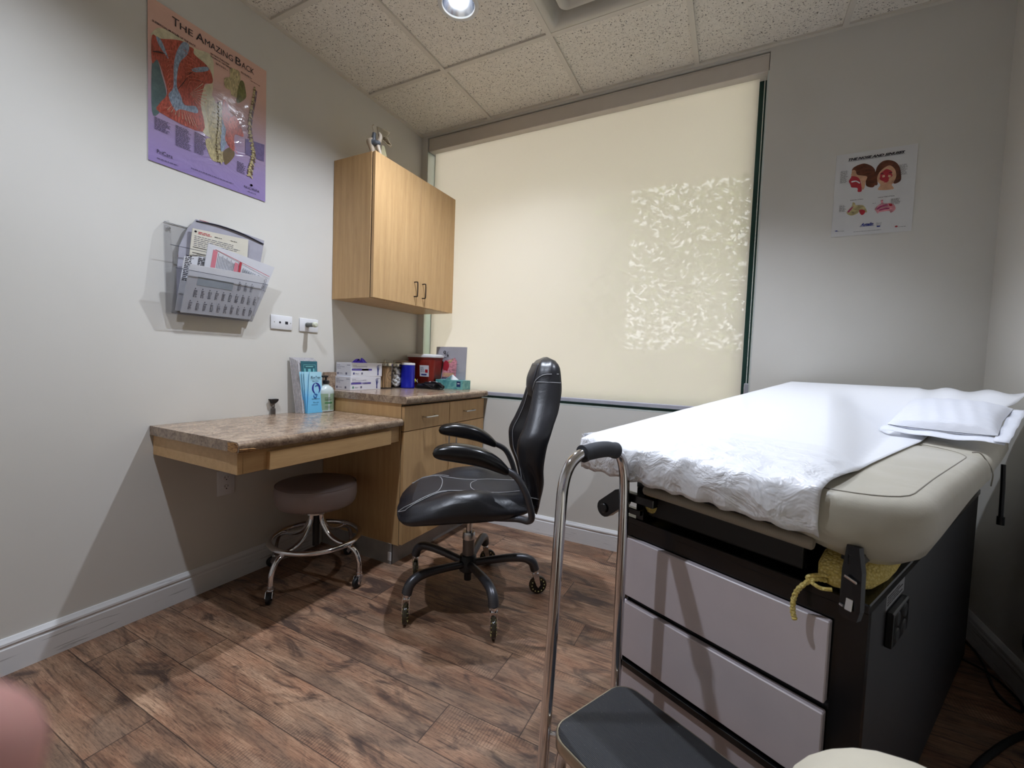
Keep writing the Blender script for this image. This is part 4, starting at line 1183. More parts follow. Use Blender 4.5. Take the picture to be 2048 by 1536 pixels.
back = obj('backrest', b, leather, CH, smooth='all')
# lumbar pad and headrest pad stand proud of the recess
b = new()
sheet(b, lambda u, v: (interp(B_FRONT, 0.48 + 0.28 * v) - interp(B_REC, 0.48 + 0.28 * v) + 0.004 + 0.050 * (max(0, math.sin(PI * v)) ** 0.5) * (max(0.0, 1 - (2 * u - 1) ** 2) ** 0.5),
                       (2 * u - 1) * (0.095 * (1 - 0.35 * v ** 3)) * (0.9 + .1 * math.sin(PI * v)), 0.48 + 0.28 * v), 16, 20, 0.004)
obj('lumbar_pad', b, leather_matte, back, smooth='all')
b = new()
sheet(b, lambda u, v: (interp(B_FRONT, 0.905 + 0.15 * v) + 0.004 + (0.018 * math.sin(PI * min(1, v * 1.1))) * (max(0.0, 1 - (2 * u - 1) ** 2) ** 0.5) - (0.016 * (1 - v) ** 2),
                       (2 * u - 1) * (0.082 + 0.015 * math.sin(PI * v)), 0.905 + 0.15 * v), 16, 16, 0.006)
obj('headrest', b, leather_matte, back, smooth='all')
b = new()
for sg in (-1, 1):
    P = []
    for k in range(42):
        z = 0.50 + 0.43 * k / 41
        s = sg * interp(B_HW, z) * 0.62
        P.append((back_front(z, s) + 0.0022, s, z))
    tube(b, P, 0.0019, 6)
    P = []
    for k in range(14):
        q = k / 13; s = sg * interp(B_HW, 0.93 + .07 * q) * (0.62 + .36 * q); z = 0.93 + 0.075 * q
        P.append((back_front(z, s) + 0.003, s, z))
    P += [(interp(B_REAR, 1.008) + .06, sg * (interp(B_HW, 1.008) + .0115), 1.010), (interp(B_REAR, 1.008) + .01, sg * (interp(B_HW, 1.008) + .005), 1.012)]
    tube(b, P, 0.0019, 6)
    zz = 0.975; hw = interp(B_HW, zz); tube(b, [(back_front(zz, sg * hw * .8) + .003, sg * hw * .8, zz), (back_front(zz, hw * .96) + .002, sg * hw * .98, zz + .001), ((back_front(zz, hw) + interp(B_REAR, zz)) / 2, sg * (hw + .0125), zz + .002), (interp(B_REAR, zz) + .004, sg * (hw + .004), zz + .001)], 0.0017, 6)
    zz = 0.50; hw = interp(B_HW, zz); tube(b, [(back_front(zz, sg * hw * .9) + .003, sg * hw * .9, zz), ((back_front(zz, hw) + interp(B_REAR, zz)) / 2, sg * (hw + .0125), zz + .002), (interp(B_REAR, zz) - .001, sg * (hw - .004), zz + .004)], 0.0017, 6)
obj('piping', b, piping, back, smooth=True)
# arms
for sg, dz, df in ((1, 0.0, 0.0), (-1, 0.004, 0.012)):
    b = new()
    prof_ = [(0.150, 0.700, 0.704, .020), (0.143, 0.686, 0.719, .032), (0.120, 0.677, 0.731, .040), (0.07, 0.669, 0.738, .043), (0.00, 0.657, 0.731, .042), (-0.05, 0.645, 0.716, .038), (-0.10, 0.628, 0.686, .032), (-0.132, 0.619, 0.655, .024), (-0.142, 0.628, 0.642, .014)]
    rings = []
    tab0 = [(p[0] + df, 0, p[1] + dz) for p in prof_]
    cs = catmull([(p[0] + df, p[1] + dz, p[2] + dz) for p in prof_], 4); cw = catmull([(p[3], 0, 0) for p in prof_], 4)
    for c_, w_ in zip(cs, cw):
        ring = []
        for k in range(16):
            a = 2 * PI * k / 16
            ca, sa = math.cos(a), math.sin(a)
            yy = (abs(ca) ** 0.7) * (1 if ca > 0 else -1) * w_.x
            zz = (c_.y + c_.z) / 2 + (abs(sa) ** 0.8) * (1 if sa > 0 else -1) * (c_.z - c_.y) / 2
            ring.append((c_.x, sg * 0.262 + yy, zz))
        rings.append(ring)
    loft(b, rings)
    pad = obj('armrest', b, arm_m, CH, smooth='all')
    b = new()
    tube(b, catmull([(0.03 + df, sg * .262, .690 + dz), (-0.06 + df, sg * .262, .668 + dz), (-0.125 + df, sg * .264, .640 + dz), (-0.172, sg * .270, .612), (-0.207, sg * .276, .555), (-0.228, sg * .276, .495), (-0.236, sg * .270, .452), (-0.222, sg * .258, .436), (-0.19, sg * .23, .434), (-0.10, sg * .19, .424)], 6), 0.0135, 12)
    obj('arm_tube', b, gun, pad, smooth=True)
# mechanism and column
b = new(); box(b, (-0.12, -0.10, 0.400), (0.10, 0.10, 0.428), 0.006); box(b, (0.03, -0.03, 0.335), (0.085, 0.03, 0.402), 0.006); box(b, (-0.30, -.035, .425), (-.10, .035, .437), 0.003); box(b, (-0.305, -.035, .43), (-.292, .035, .56), .003)
obj('tilt_mechanism', b, blackp, CH)
b = new(); cyl(b, (0, 0, 0.20), (0, 0, 0.402), 0.0135, 20); lathe(b, [(0.014, .262), (0.028, .262), (0.028, .286), (.0255, .294), (0.0135, .294)], n=24)
obj('gas_lift', b, steel_m, CH, smooth=True)
b = new(); cyl(b, (0, 0, 0.150), (0, 0, 0.285), 0.026, 24)
obj('column_sleeve', b, M('sleeve_grey', (120, 116, 114), 0.35, 0.6), CH, smooth=True)
b = new(); cyl(b, (0, 0, 0.118), (0, 0, 0.190), 0.040, 24, r1=0.036, bev=0.004); cyl(b, (0, 0, 0.075), (0, 0, 0.12), 0.016, 16)
obj('hub', b, blackp, CH, smooth=True)
amber = G('clear_amber_wheel'); amber.col(lin((120, 104, 62))); amber.set(Roughness=0.15); amber.b.inputs['Transmission Weight'].default_value = 0.35
bead_m = M('caster_bead', (206, 196, 122), 0.3)
def caster(parent, c, ang, r=0.030, name='caster', wheel=None, beads=True, hubm=None, top=0.0835):
    """fork hangs from the stem at c (x, y); the wheel trails in direction ang"""
    cx_, cy_ = c; d = Vector((math.cos(ang), math.sin(ang), 0)); s_ = Vector((-d.y, d.x, 0))
    ax = Vector((cx_, cy_, 0)) + d * 0.016
    b = new()
    cyl(b, (cx_, cy_, top - 0.012), (cx_, cy_, top + 0.004), 0.0135, 18)
    o_ = Vector((cx_, cy_, 0))
    for sg in (-1, 1):
        q = [o_ - d * .013 + Vector((0, 0, top - .012)), o_ + d * .016 + Vector((0, 0, top - .012)), ax + d * .009 + Vector((0, 0, r + .004)), ax + Vector((0, 0, r - .010)), ax - d * .009 + Vector((0, 0, r + .002))]
        poly(b, [p + s_ * sg * .0125 for p in q], s_ * sg * .0022)
    q = [o_ - d * .013, o_ + d * .016]
    P4 = [q[0] + s_ * .0147, q[1] + s_ * .0147, q[1] - s_ * .0147, q[0] - s_ * .0147]
    poly(b, [p + Vector((0, 0, top - .0125)) for p in P4], Vector((0, 0, .0025)))
    cyl(b, ax + s_ * .0155 + Vector((0, 0, r)), ax - s_ * .0155 + Vector((0, 0, r)), .004, 10)
    cs_ = obj(name, b, chrome, parent)
    b = new()
    q = Vector((0, 0, 1)).rotation_difference(s_).to_matrix().to_4x4(); q.translation = ax + Vector((0, 0, r))
    lathe(b, [(0.008, -.0095), (r * .80, -.0095), (r * .95, -.0075), (r, -.003), (r, .003), (r * .95, .0075), (r * .80, .0095), (0.008, .0095)], n=28, M4=q)
    obj('wheel', b, wheel, cs_, smooth=True)
    if beads:
        b = new()
        for k in range(12):
            a = 2 * PI * k / 12
            for sg in (-1, 1):
                ball(b, q @ Vector((r * .70 * math.cos(a), r * .70 * math.sin(a), sg * .0090)), .0030, 6)
        obj('bearing', b, bead_m, cs_, smooth=True)
        b = new(); lathe(b, [(0, -.0105), (r * .55, -.0105), (r * .55, .0105), (0, .0105)], n=20, M4=q)
        obj('wheel_core', b, blackp, cs_, smooth=True)
    return cs_
darkwheel = M('smoky_wheel', (52, 48, 36), 0.16, var=0.1)
for k, wob in enumerate((0.05, -1.27, -0.96, 0.92, -0.33)):
    a = math.radians(34 + 72 * k - 213)
    d = Vector((math.cos(a), math.sin(a), 0))
    b = new()
    P = catmull([d * .030 + V(0, 0, .152), d * .12 + V(0, 0, .163), d * .20 + V(0, 0, .170), d * .258 + V(0, 0, .166), d * .292 + V(0, 0, .146), d * .306 + V(0, 0, .112)], 6)
    tube(b, P, [0.0165 + 0.0045 * smooth01(i / len(P)) for i in range(len(P))], 14)
    leg = obj('leg', b, gun, CH, smooth=True)
    caster(leg, (d.x * .306, d.y * .306), a + wob, 0.041, wheel=darkwheel, top=0.108)

# ================================================================== round rolling stool
ST = thing('rolling_stool', 'grey-brown round rolling stool with a chrome foot ring, under the desk', 'stool', (0.290, -1.052, 0))
g = G('taupe_vinyl'); g.col(g.ramp(g.noise(g.mapc(), 5, 3), [(0.3, lin((132, 116, 112))), (0.7, lin((144, 128, 124)))])); g.set(Roughness=0.42); g.bump(g.noise(g.mapc(), 200, 2), 0.15, 0.0006); taupe = g.m
b = new(); lathe(b, [(0, .352), (.150, .352), (.166, .356), (.175, .368), (.181, .395), (.181, .430), (.176, .447), (.168, .454), (.150, .459), (.09, .464), (0, .466)], n=56)
o = obj('seat', b, taupe, ST, smooth='all')
b = new(); tube(b, [(.1765 * math.cos(2 * PI * k / 56), .1765 * math.sin(2 * PI * k / 56), .449) for k in range(56)], .0022, 6, closed=True); obj('welt', b, taupe, o, smooth=True)
b = new(); lathe(b, [(0, .352), (.047, .352), (.047, .347), (.036, .345), (.036, .318), (.050, .315), (.050, .308), (.0, .306)], n=32); obj('seat_collar', b, steel_m, ST, smooth=True)
b = new(); cyl(b, (0, 0, .150), (0, 0, .32), .0155, 16); obj('screw_post', b, blackp, ST, smooth=True)
b = new(); tube(b, [(.196 * math.cos(2 * PI * k / 64), .196 * math.sin(2 * PI * k / 64), .192) for k in range(64)], .0125, 12, closed=True); obj('foot_ring', b, chrome, ST, smooth=True)
for k in range(4):
    a = math.radians(-82 + 90 * k); d = Vector((math.cos(a), math.sin(a), 0))
    b = new()
    tube(b, catmull([d * .030 + V(0, 0, .318), d * .032 + V(0, 0, .28), d * .046 + V(0, 0, .250), d * .082 + V(0, 0, .208), d * .132 + V(0, 0, .186), d * .185 + V(0, 0, .180), d * .228 + V(0, 0, .158), d * .248 + V(0, 0, .115), d * .252 + V(0, 0, .066)], 6), .0115, 12)
    leg = obj('leg', b, chrome, ST, smooth=True)
    caster(leg, (d.x * .252, d.y * .252), a + (0.5, -1.6, 2.4, 1.0)[k], 0.024, wheel=blackp, beads=False, top=0.064)
# ================================================================== exam table (local x = across, y = along, origin at the left foot corner of its base)
TA = math.radians(-25.8); TO = Vector((1.784, -1.2635, 0))
TM = Matrix.Translation(TO) @ Matrix.Rotation(TA, 4, 'Z')
ET = thing('exam_table', 'padded medical exam table with white drawers, cornerwise in the room', 'exam table', TO, TA)
blk = M('black_enamel', (17, 17, 19), 0.22, var=0.1)
char = M('charcoal_side_laminate', (52, 52, 56), 0.5, var=0.06, bump=0.15, bscale=150)
drw = M('pale_mauve_drawer_front', (206, 196, 200), 0.33, var=0.02)
TWd, TL = 0.521, 1.375
b = new(); box(b, (0, 0.016, 0.02), (TWd, TL, 0.632), 0.002, 1); body = obj('base_cabinet', b, char, ET)
b = new()
box(b, (-0.002, 0.0, 0.0), (0.018, 0.018, 0.634)); box(b, (TWd - 0.046, 0.0, 0.0), (TWd + 0.002, 0.018, 0.634))
box(b, (0.018, 0.0, 0.600), (TWd - 0.046, 0.018, 0.634)); box(b, (0.018, 0.006, 0.02), (TWd - 0.046, 0.018, 0.60))
box(b, (-0.004, -0.004, 0.632), (TWd + 0.004, TL, 0.650), 0.002, 1)
obj('front_frame', b, blk, ET)
for z0, z1 in ((0.440, 0.596), (0.272, 0.421)):
    b = new(); box(b, (0.006, -0.014, z0), (TWd - 0.050, 0.004, z1), 0.002, 1); obj('drawer', b, drw, ET)
b = new(); poly(b, [(0.010, -0.004, 0.243), (TWd - 0.052, -0.004, 0.243), (TWd - 0.052, -0.004, 0.03), (0.010, -0.004, 0.03)], (0, 0.008, 0)); obj('step_panel', b, drw, ET)
b = new(); box(b, (0.008, -0.016, 0.246), (TWd - 0.05, 0.006, 0.262), 0.001, 1); obj('step_rail', b, blk, ET)
# black upper frame with its pull-out pan
b = new()
box(b, (0.030, 0.0, 0.650), (0.052, 1.30, 0.752)); box(b, (TWd - 0.046, 0.010, 0.650), (TWd - 0.024, 1.30, 0.752)); box(b, (0.052, 1.26, 0.650), (TWd - 0.046, 1.30, 0.752))
box(b, (0.030, -0.004, 0.735), (TWd - 0.024, 0.30, 0.752), 0.002, 1)
obj('upper_frame', b, blk, ET)
b = new(); box(b, (0.056, 0.012, 0.664), (0.415, 0.030, 0.728), 0.004); box(b, (0.056, 0.030, 0.664), (0.415, 0.42, 0.672)); obj('drain_pan', b, M('black_pan', (14, 14, 16), 0.5), ET)
b = new(); cyl(b, (0.085, -0.046, 0.7485), (0.448, -0.046, 0.7415), 0.0115, 20, bev=0.003); obj('paper_bar', b, M('beige_bar', (150, 140, 126), 0.5), ET, smooth=True)
# cushions
g = G('ivory_vinyl')
nn = g.noise(g.mapc(), 6, 3, 0.5, 0.8)
g.col(g.ramp(nn, [(0.3, lin((186, 180, 164))), (0.7, lin((196, 190, 176)))])); g.set(Roughness=0.36); g.b.inputs['Specular IOR Level'].default_value = 0.5
g.bump(g.math('ADD', g.math('MULTIPLY', g.noise(g.mapc(), 240, 2), 0.08), nn), 0.35, 0.008)
vinyl = g.m
U0, U1 = -0.095, 0.588
def cush_top(u, v):
    """top surface of seat and back"""
    if v < 0.80: z = 0.846 + 0.006 * smooth01(v / .3)
    else: z = 0.852 + 0.120 * smooth01((v - 0.80) / 0.75) * 1.25
    e = max(0.0, (u - 0.42) / 0.18)
    if v > 0.8: z -= 0.075 * e * e * smooth01((v - 0.8) / .5)
    e2 = max(0.0, (-0.02 - u) / 0.08)
    return z - 0.010 * e * e - 0.008 * e2 * e2
def rrect(u0, u1, v0, v1, r, z, zf=None, n=8, r2=None, rl=None):
    r2 = r if r2 is None else r2
    rl = r if rl is None else rl
    out = []
    for (cx_, cy_, a0, rr) in ((u1 - r2, v1 - r2, 0, r2), (u0 + r2, v1 - r2, PI / 2, r2), (u0 + rl, v0 + rl, PI, rl), (u1 - r, v0 + r, 3 * PI / 2, r)):
        for k in range(n + 1):
            a = a0 + PI / 2 * k / n
            out.append([cx_ + rr * math.cos(a), cy_ + rr * math.sin(a)])
    # subdivide the long runs so the surface can bend
    res = []
    m = len(out)
    for i in range(m):
        p, q = out[i], out[(i + 1) % m]
        d_ = math.hypot(q[0] - p[0], q[1] - p[1]); s_ = max(1, int(d_ / 0.05))
        for k in range(s_):
            res.append((p[0] + (q[0] - p[0]) * k / s_, p[1] + (q[1] - p[1]) * k / s_))
    return res
def cushion(name, u0, u1, v0, v1, r, botz, top_fn, r2, rl=None):
    b = new()
    outline = rrect(u0, u1, v0, v1, r, 0, r2=r2, rl=rl)
    cu, cv = (u0 + u1) / 2, (v0 + v1) / 2
    def inset(d):
        o2 = []
        for (x, y) in outline:
            sx = (u1 - u0) / 2; sy = (v1 - v0) / 2
            o2.append((cu + (x - cu) * (1 - d / sx), cv + (y - cv) * (1 - d / sy)))
        return o2
    steps = [(0.125, 0.0, 'b'), (0.080, 0.02, 'b'), (0.042, 0.10, 'b'), (0.014, 0.28, 'm'), (-0.003, 0.55, 'm'), (0.0, 0.80, 'm'), (0.006, 0.92, 'm'), (0.016, 0.985, 'm'), (0.032, 1.0, 'm')]
    rings = []
    for d, h, _ in steps:
        ring = []
        for (x, y) in inset(d):
            zt = top_fn(x, y); zb = botz(x, y)
            ring.append((x, y, zb + (zt - zb) * h))
        rings.append(ring)
    for d in (0.07, 0.12, 0.18, 0.25, 0.31):
        rings.append([(x, y, top_fn(x, y)) for (x, y) in inset(d)])
    loft(b, rings)
    return obj(name, b, vinyl, ET, smooth='all')
def seat_bot(u, v):
    # the near right corner hangs lower than the rest
    k = smooth01((u - 0.36) / 0.2) * (1 - smooth01((v - 0.05) / 0.5))
    return 0.752 - 0.040 * k - 0.020 * smooth01((u - 0.3) / .3) - 0.012 * smooth01(v / .5)
cushion('seat_cushion', U0, U1, -0.075, 0.845, 0.165, seat_bot, lambda u, v: cush_top(u, v) - 0.014 * smooth01((v - 0.76) / 0.08), 0.05, 0.06)
cushion('back_cushion', U0, U1, 0.80, 1.328, 0.05, lambda u, v: 0.745 + 0.02 * smooth01((v - .8) / .5), lambda u, v: cush_top(u, v) - 0.010 * (1 - smooth01((v - 0.80) / 0.08)), 0.09)
# stitched seam lines near the rim
b = new()
pts = []
for (x, y) in rrect(U0 + 0.036, U1 - 0.034, -0.042, 0.80, 0.135, 0):
    if x > 0.30 or False: pts.append((x, y))
def key(p): return (p[1] if p[0] > 0.55 else -1 + p[0])
ch_ = sorted(set((round(x, 4), round(y, 4)) for x, y in pts if y < 0.80), key=lambda p: math.atan2(p[1] - 0.38, p[0] - 0.2))
tube(b, [(x, y, cush_top(x, y) + 0.0002) for x, y in ch_], 0.0012, 6)
P = catmull([(U1 - .037, 0.80, cush_top(U1 - .037, .8) + .001), (U1 - .02, 0.81, .845), (U1 + .003, 0.815, .80), (U1 + .003, 0.81, .76)], 5); tube(b, P, 0.0016, 6)
obj('seam', b, M('seam_shadow', (140, 134, 122), 0.6), ET, smooth=True)
# outlet, rating label on the right side
b = new(); box(b, (TWd, 0.128, 0.524), (TWd + 0.013, 0.252, 0.594), 0.003); so = obj('side_outlet', b, blk, ET)
for k in range(2):
    for l in range(2):
        b = new(); q = Matrix.Translation((TWd + 0.013, 0.162 + 0.056 * k, 0.542 + 0.034 * l)) @ Matrix.Rotation(PI / 2, 4, 'Y')
        lathe(b, [(0.0, 0.0015), (0.013, 0.0015), (0.0145, 0.0)], n=20, M4=q); obj('receptacle', b, blackp, so, smooth=True)
b = new(); box(b, (TWd, 0.122, 0.598), (TWd + 0.0012, 0.262, 0.629)); lb = obj('rating_label', b, M('grey_label', (150, 152, 156), 0.5), ET)
b = new(); greek(b, V(TWd + 0.0016, 0, 0), V(0, 1, 0), V(0, 0, 1), 0.128, 0.602, 0.12, 0.024, 0.0052, 3); obj('label_print', b, INK['ink'], lb)
# hanging strap handle at the head end
b = new(); tube(b, [(0.585, 1.20, 0.775), (0.588, 1.20, 0.70), (0.590, 1.195, 0.60)], 0.006, 8); cyl(b, (0.590, 1.195, 0.602), (0.5905, 1.1945, 0.575), 0.0095, 12)
obj('release_lever', b, blackp, ET, smooth=True)
# feet
for x in (0.04, TWd - .04):
    for y in (0.06, TL - .06):
        b = new(); cyl(b, (x, y, 0), (x, y, 0.022), 0.018, 12); obj('levelling_foot', b, blackp, ET)
# stirrup brackets
b = new()
box(b, (0.499, -0.050, 0.725), (0.518, 0.10, 0.745), 0.002, 1)
pts = [(0.496, -0.046, 0.760), (0.515, -0.054, 0.760), (0.522, -0.058, 0.720), (0.5235, -0.060, 0.655), (0.520, -0.060, 0.637), (0.498, -0.052, 0.632), (0.4925, -0.050, 0.640), (0.4920, -0.048, 0.715)]
poly(b, pts, (0.003, 0.012, 0))
st = obj('stirrup', b, blk, ET); st['label'] = 'black stirrup bracket with a chrome latch plate'
b = new(); box(b, (-.0055, -.001, -.010), (.0055, .001, .010), .0006, 1, M4=Matrix.Translation((0.5075, -0.0575, 0.661)) @ Matrix.Rotation(-.27, 4, 'Z') @ Matrix.Rotation(-.16, 4, 'X'))
obj('latch_plate', b, chrome, st)
b = new(); box(b, (-.0105, -.0022, -.0022), (.0105, .0022, .0022), .001, 1, M4=Matrix.Translation((0.5075, -0.0575, 0.7050)) @ Matrix.Rotation(-.27, 4, 'Z') @ Matrix.Rotation(.25, 4, 'Y')); cyl(b, (0.494, -0.052, 0.655), (0.500, -0.055, 0.6545), 0.0025, 10)
obj('latch_bar', b, chrome, st)
b = new()
box(b, (-0.012, -0.03, 0.700), (0.10, -0.008, 0.722), 0.002, 1); box(b, (-0.005, -0.028, 0.668), (0.06, -0.012, 0.684), 0.002, 1)
ring = []
for (cx_, cz_, a0) in ((0.010, 0.706, 0), (-0.036, 0.668, PI)):
    for k in range(9):
        a = a0 - 0.9 + PI * k / 8 + 0.25
        ring.append((cx_ + 0.024 * math.cos(a), -0.052, cz_ + 0.024 * math.sin(a)))
loft(b, [ring, [(x, y + 0.024, z) for x, y, z in ring]])
cyl(b, (-0.036, -0.058, 0.668), (-0.036, -0.026, 0.668), 0.013, 16, bev=0.002)
st = obj('stirrup', b, blk, ET); st['label'] = 'black stirrup bracket with a rounded plate and a pivot'

# ---- crocheted stirrup covers
g = G('yellow_crochet')
nw = g.n('TexVoronoi'); g.t.links.new(g.mapc((1, 1, 1)), nw.inputs['Vector']); nw.inputs['Scale'].default_value = 190
g.col(g.ramp(nw.outputs['Distance'], [(0.1, lin((250, 232, 156))), (0.6, lin((220, 196, 110)))])); g.set(Roughness=0.9); g.bump(nw.outputs['Distance'], 1.0, 0.004)
crochet = g.m
def cover(label, c, spec):
    t = thing('stirrup_cover', label, 'stirrup cover', TM @ Vector(c), TA)
    b = new(); rings = []
    for (y, z, wx, wz, x) in spec:
        rings.append([(x + wx * math.cos(2 * PI * k / 22) * (1 + .06 * math.sin(5 * k)), y, z + wz * math.sin(2 * PI * k / 22) * (1 + .06 * math.cos(7 * k))) for k in range(22)])
    loft(b, rings); obj('knitted_sleeve', b, crochet, t, smooth='all')
    return t
cv = cover('yellow crocheted stirrup cover with a dangling cord, at the near right corner', (0.486, 0.06, 0.652),
      [(-0.075, .030, .024, .016, -.015), (-0.055, .034, .036, .026, -.010), (-0.015, .036, .048, .034, -0.004), (0.04, .036, .050, .035, .0), (0.10, .034, .046, .033, .0), (0.15, .032, .036, .028, .0), (0.18, .030, .014, .014, .0)])
b = new()
cp_ = catmull([(-.024, -.075, .02), (-.040, -.085, .018), (-.058, -.094, -.002), (-.066, -.098, -.024), (-.0665, -.099, -.050), (-.062, -.099, -.066)], 6)
N_ = []
for i, p in enumerate(cp_): N_.append(0.0040 + 0.0012 * (i % 2))
tube(b, cp_, N_, 8); tube(b, catmull([(-.012, -.072, .030), (-.034, -.082, .028), (-.050, -.090, .018), (-.030, -.090, .008), (-.012, -.084, .010)], 6), .0034, 8)
obj('cord', b, crochet, cv, smooth=True)
cover('yellow crocheted stirrup cover glimpsed behind the grip rail, left end of the table', (0.065, 0.07, 0.652),
      [(-0.07, .048, .014, .012, 0), (-0.05, .045, .026, .034, 0), (0.0, .040, .036, .038, 0), (0.06, .038, .036, .036, 0), (0.12, .036, .03, .03, 0), (0.15, .034, .012, .012, 0)])

# ---- crinkled paper sheet over the table
g = G('exam_paper')
g.col(lin((240, 241, 245))); g.set(Roughness=0.28)
g.b.inputs['Specular IOR Level'].default_value = 0.35
sp_ = g.n('SeparateXYZ'); g.t.links.new(g.tc.outputs['Object'], sp_.inputs[0])
edge = g.ramp(sp_.outputs[1], [(0.0, (1, 1, 1)), (0.10, (0.55, .55, .55)), (0.2, (0.03, 0.03, 0.03))])
vr = g.n('TexVoronoi', _feature='F1'); g.t.links.new(g.mapc((1.0, .8, 1.0), rot=(0, .4, .5)), vr.inputs['Vector']); vr.inputs['Scale'].default_value = 15
n3 = g.noise(g.mapc(), 14, 3, 0.6, 1.5)
g.bump(g.math('MULTIPLY', g.math('ADD', vr.outputs['Distance'], g.math('MULTIPLY', n3, 0.8)), edge), 0.6, 0.022)
paper_x = g.m
def ridge_u(v): return 0.05 + 0.41 * (1.33 - v) / 1.38
def paper_z(u, v):
    pl = 0.866 + 0.111 * v
    base = cush_top(u, v) + 0.005
    d = u - ridge_u(v)
    z = pl
    if d > 0:
        sag = 0.62 * smooth01((1.27 - v) / 0.35)
        z = pl - sag * d * (0.6 + 0.4 * smooth01(d / .1))
    return max(z, base)
def pu1(v): return interp([(-0.1, 0.462), (0.9, 0.440), (1.08, 0.462), (1.22, 0.60), (1.33, 0.625)], v)
def paper(a_, t_):
    """a_ across 0..1, t_ along 0..1; the first stretch hangs over the foot of the cushion"""
    if t_ < 0.10:
        q = t_ / 0.10
        u = -0.100 + a_ * (0.462 + 0.100)
        rr = random.Random(int(a_ * 400) * 31 + int(q * 20))
        amp = 0.006 * (1 - q * .5)
        vv = -0.082 - 0.010 * math.sin(PI * q) + amp * (math.sin(41 * a_ + 3 * q) * .5 + math.sin(97 * a_ + 11 * q) * .3 + (rr.random() - .5) * .5)
        cr = max(0.0, (u - 0.30) / 0.16)
        vv += 0.012 * cr * cr
        z = 0.770 + 0.086 * q - 0.006 * cr * (1 - q)
        return (u, vv, z + 0.003 * math.sin(60 * a_))
    q = (t_ - 0.10) / 0.90
    v = -0.076 + 1.398 * q
    u = -0.100 + a_ * (pu1(v) + 0.100)
    z = paper_z(u, max(v, -0.02))
    if v < -0.02: z -= (-(v + 0.02)) ** 1.5 * 0.7 
    k = math.exp(-max(0, v + .07) * 9)
    z += 0.0035 * k * (math.sin(37 * a_ + 9 * v) + .6 * math.sin(83 * a_ - 20 * v))
    if v > 1.0 and u > .35:
        z += 0.006 * math.sin(60 * u + 20 * v) * smooth01((v - 1.0) / .1)
    return (u, v, z)
t = thing('exam_table_paper', 'white crinkled paper sheet drawn over the exam table', 'paper sheet', TO, TA)
b = new(); sheet(b, paper, 60, 96, 0.0005)
obj('sheet', b, paper_x, t, smooth='all')
b = new()   # left side hem, turned down over the rim
sheet(b, lambda a_, t_: (-0.1005 - 0.004 * math.sin(PI * t_) + 0.0015 * math.sin(50 * a_), -0.075 + 1.39 * a_, paper_z(-0.1, max(-.02, -0.075 + 1.39 * a_)) - t_ * (0.075 - .03 * a_)), 60, 8, 0.0005)
obj('side_hem', b, paper_x, t, smooth='all')
b = new()   # curl at the left foot corner
sheet(b, lambda a_, t_: (-0.104 + 0.010 * math.sin(a_ * PI), -0.078 + 0.052 * (1 - math.cos(a_ * 2.4)) * .5 + .004 * math.sin(8 * t_), 0.862 - 0.09 * t_ - 0.01 * math.sin(3 * a_)), 12, 10, 0.0005)
obj('corner_curl', b, paper_x, t, smooth='all')

# ---- small pillow
g = G('pillow_nonwoven')
g.col(lin((226, 228, 236))); g.set(Roughness=0.62)
g.bump(g.noise(g.mapc((6, 30, 6), rot=(0, 0, .1)), 3, 3, 0.6, .4), 0.5, 0.006); pil_m = g.m
t = thing('pillow', 'small white disposable pillow with a flat selvedge, on the exam table', 'pillow', TM @ Vector((0.475, 0.98, 0.93)), TA - 0.06)
tilt = Matrix.Rotation(0.33, 4, 'X')
b = new()
def pil(u, v, sgn):
    x, y = (2 * u - 1), (2 * v - 1)
    k = max(0.0, (1 - abs(x) ** 2.6)) ** 0.5 * max(0.0, (1 - abs(y) ** 2.6)) ** 0.5
    px_ = x * 0.122 * (1 - 0.05 * (1 - abs(y)) * abs(x)); py_ = y * 0.115 * (1 - 0.06 * abs(x) ** 3)
    wr = 0.002 * math.sin(24 * y + 3 * x) * abs(x) ** 1.5 + 0.0016 * math.sin(19 * x + 5 * y)
    return tilt @ Vector((px_, py_, sgn * (0.040 * k) + wr * k + 0.0008 * sgn))
for sgn in (1, -1): sheet(b, lambda u, v, s=sgn: pil(u, v, s), 28, 26)
bmesh.ops.remove_doubles(b, verts=b.verts, dist=0.0001)
obj('cushion', b, pil_m, t, smooth='all')
b = new()
sheet(b, lambda u, v: tilt @ Vector((-0.135 + 0.275 * u, -0.112 - 0.030 * v + 0.004 * math.sin(9 * u), -0.006 - .004 * v + 0.002 * math.sin(17 * u))), 24, 3, 0.0008)
sheet(b, lambda u, v: tilt @ Vector((0.118 + 0.03 * v, -0.140 + 0.25 * u + 0.004 * math.sin(12 * u), -0.004 + 0.003 * math.sin(21 * u))), 20, 3, 0.0008)
obj('selvedge', b, pil_m, t, smooth='all')
# leave no gap: stop the pillow sinking

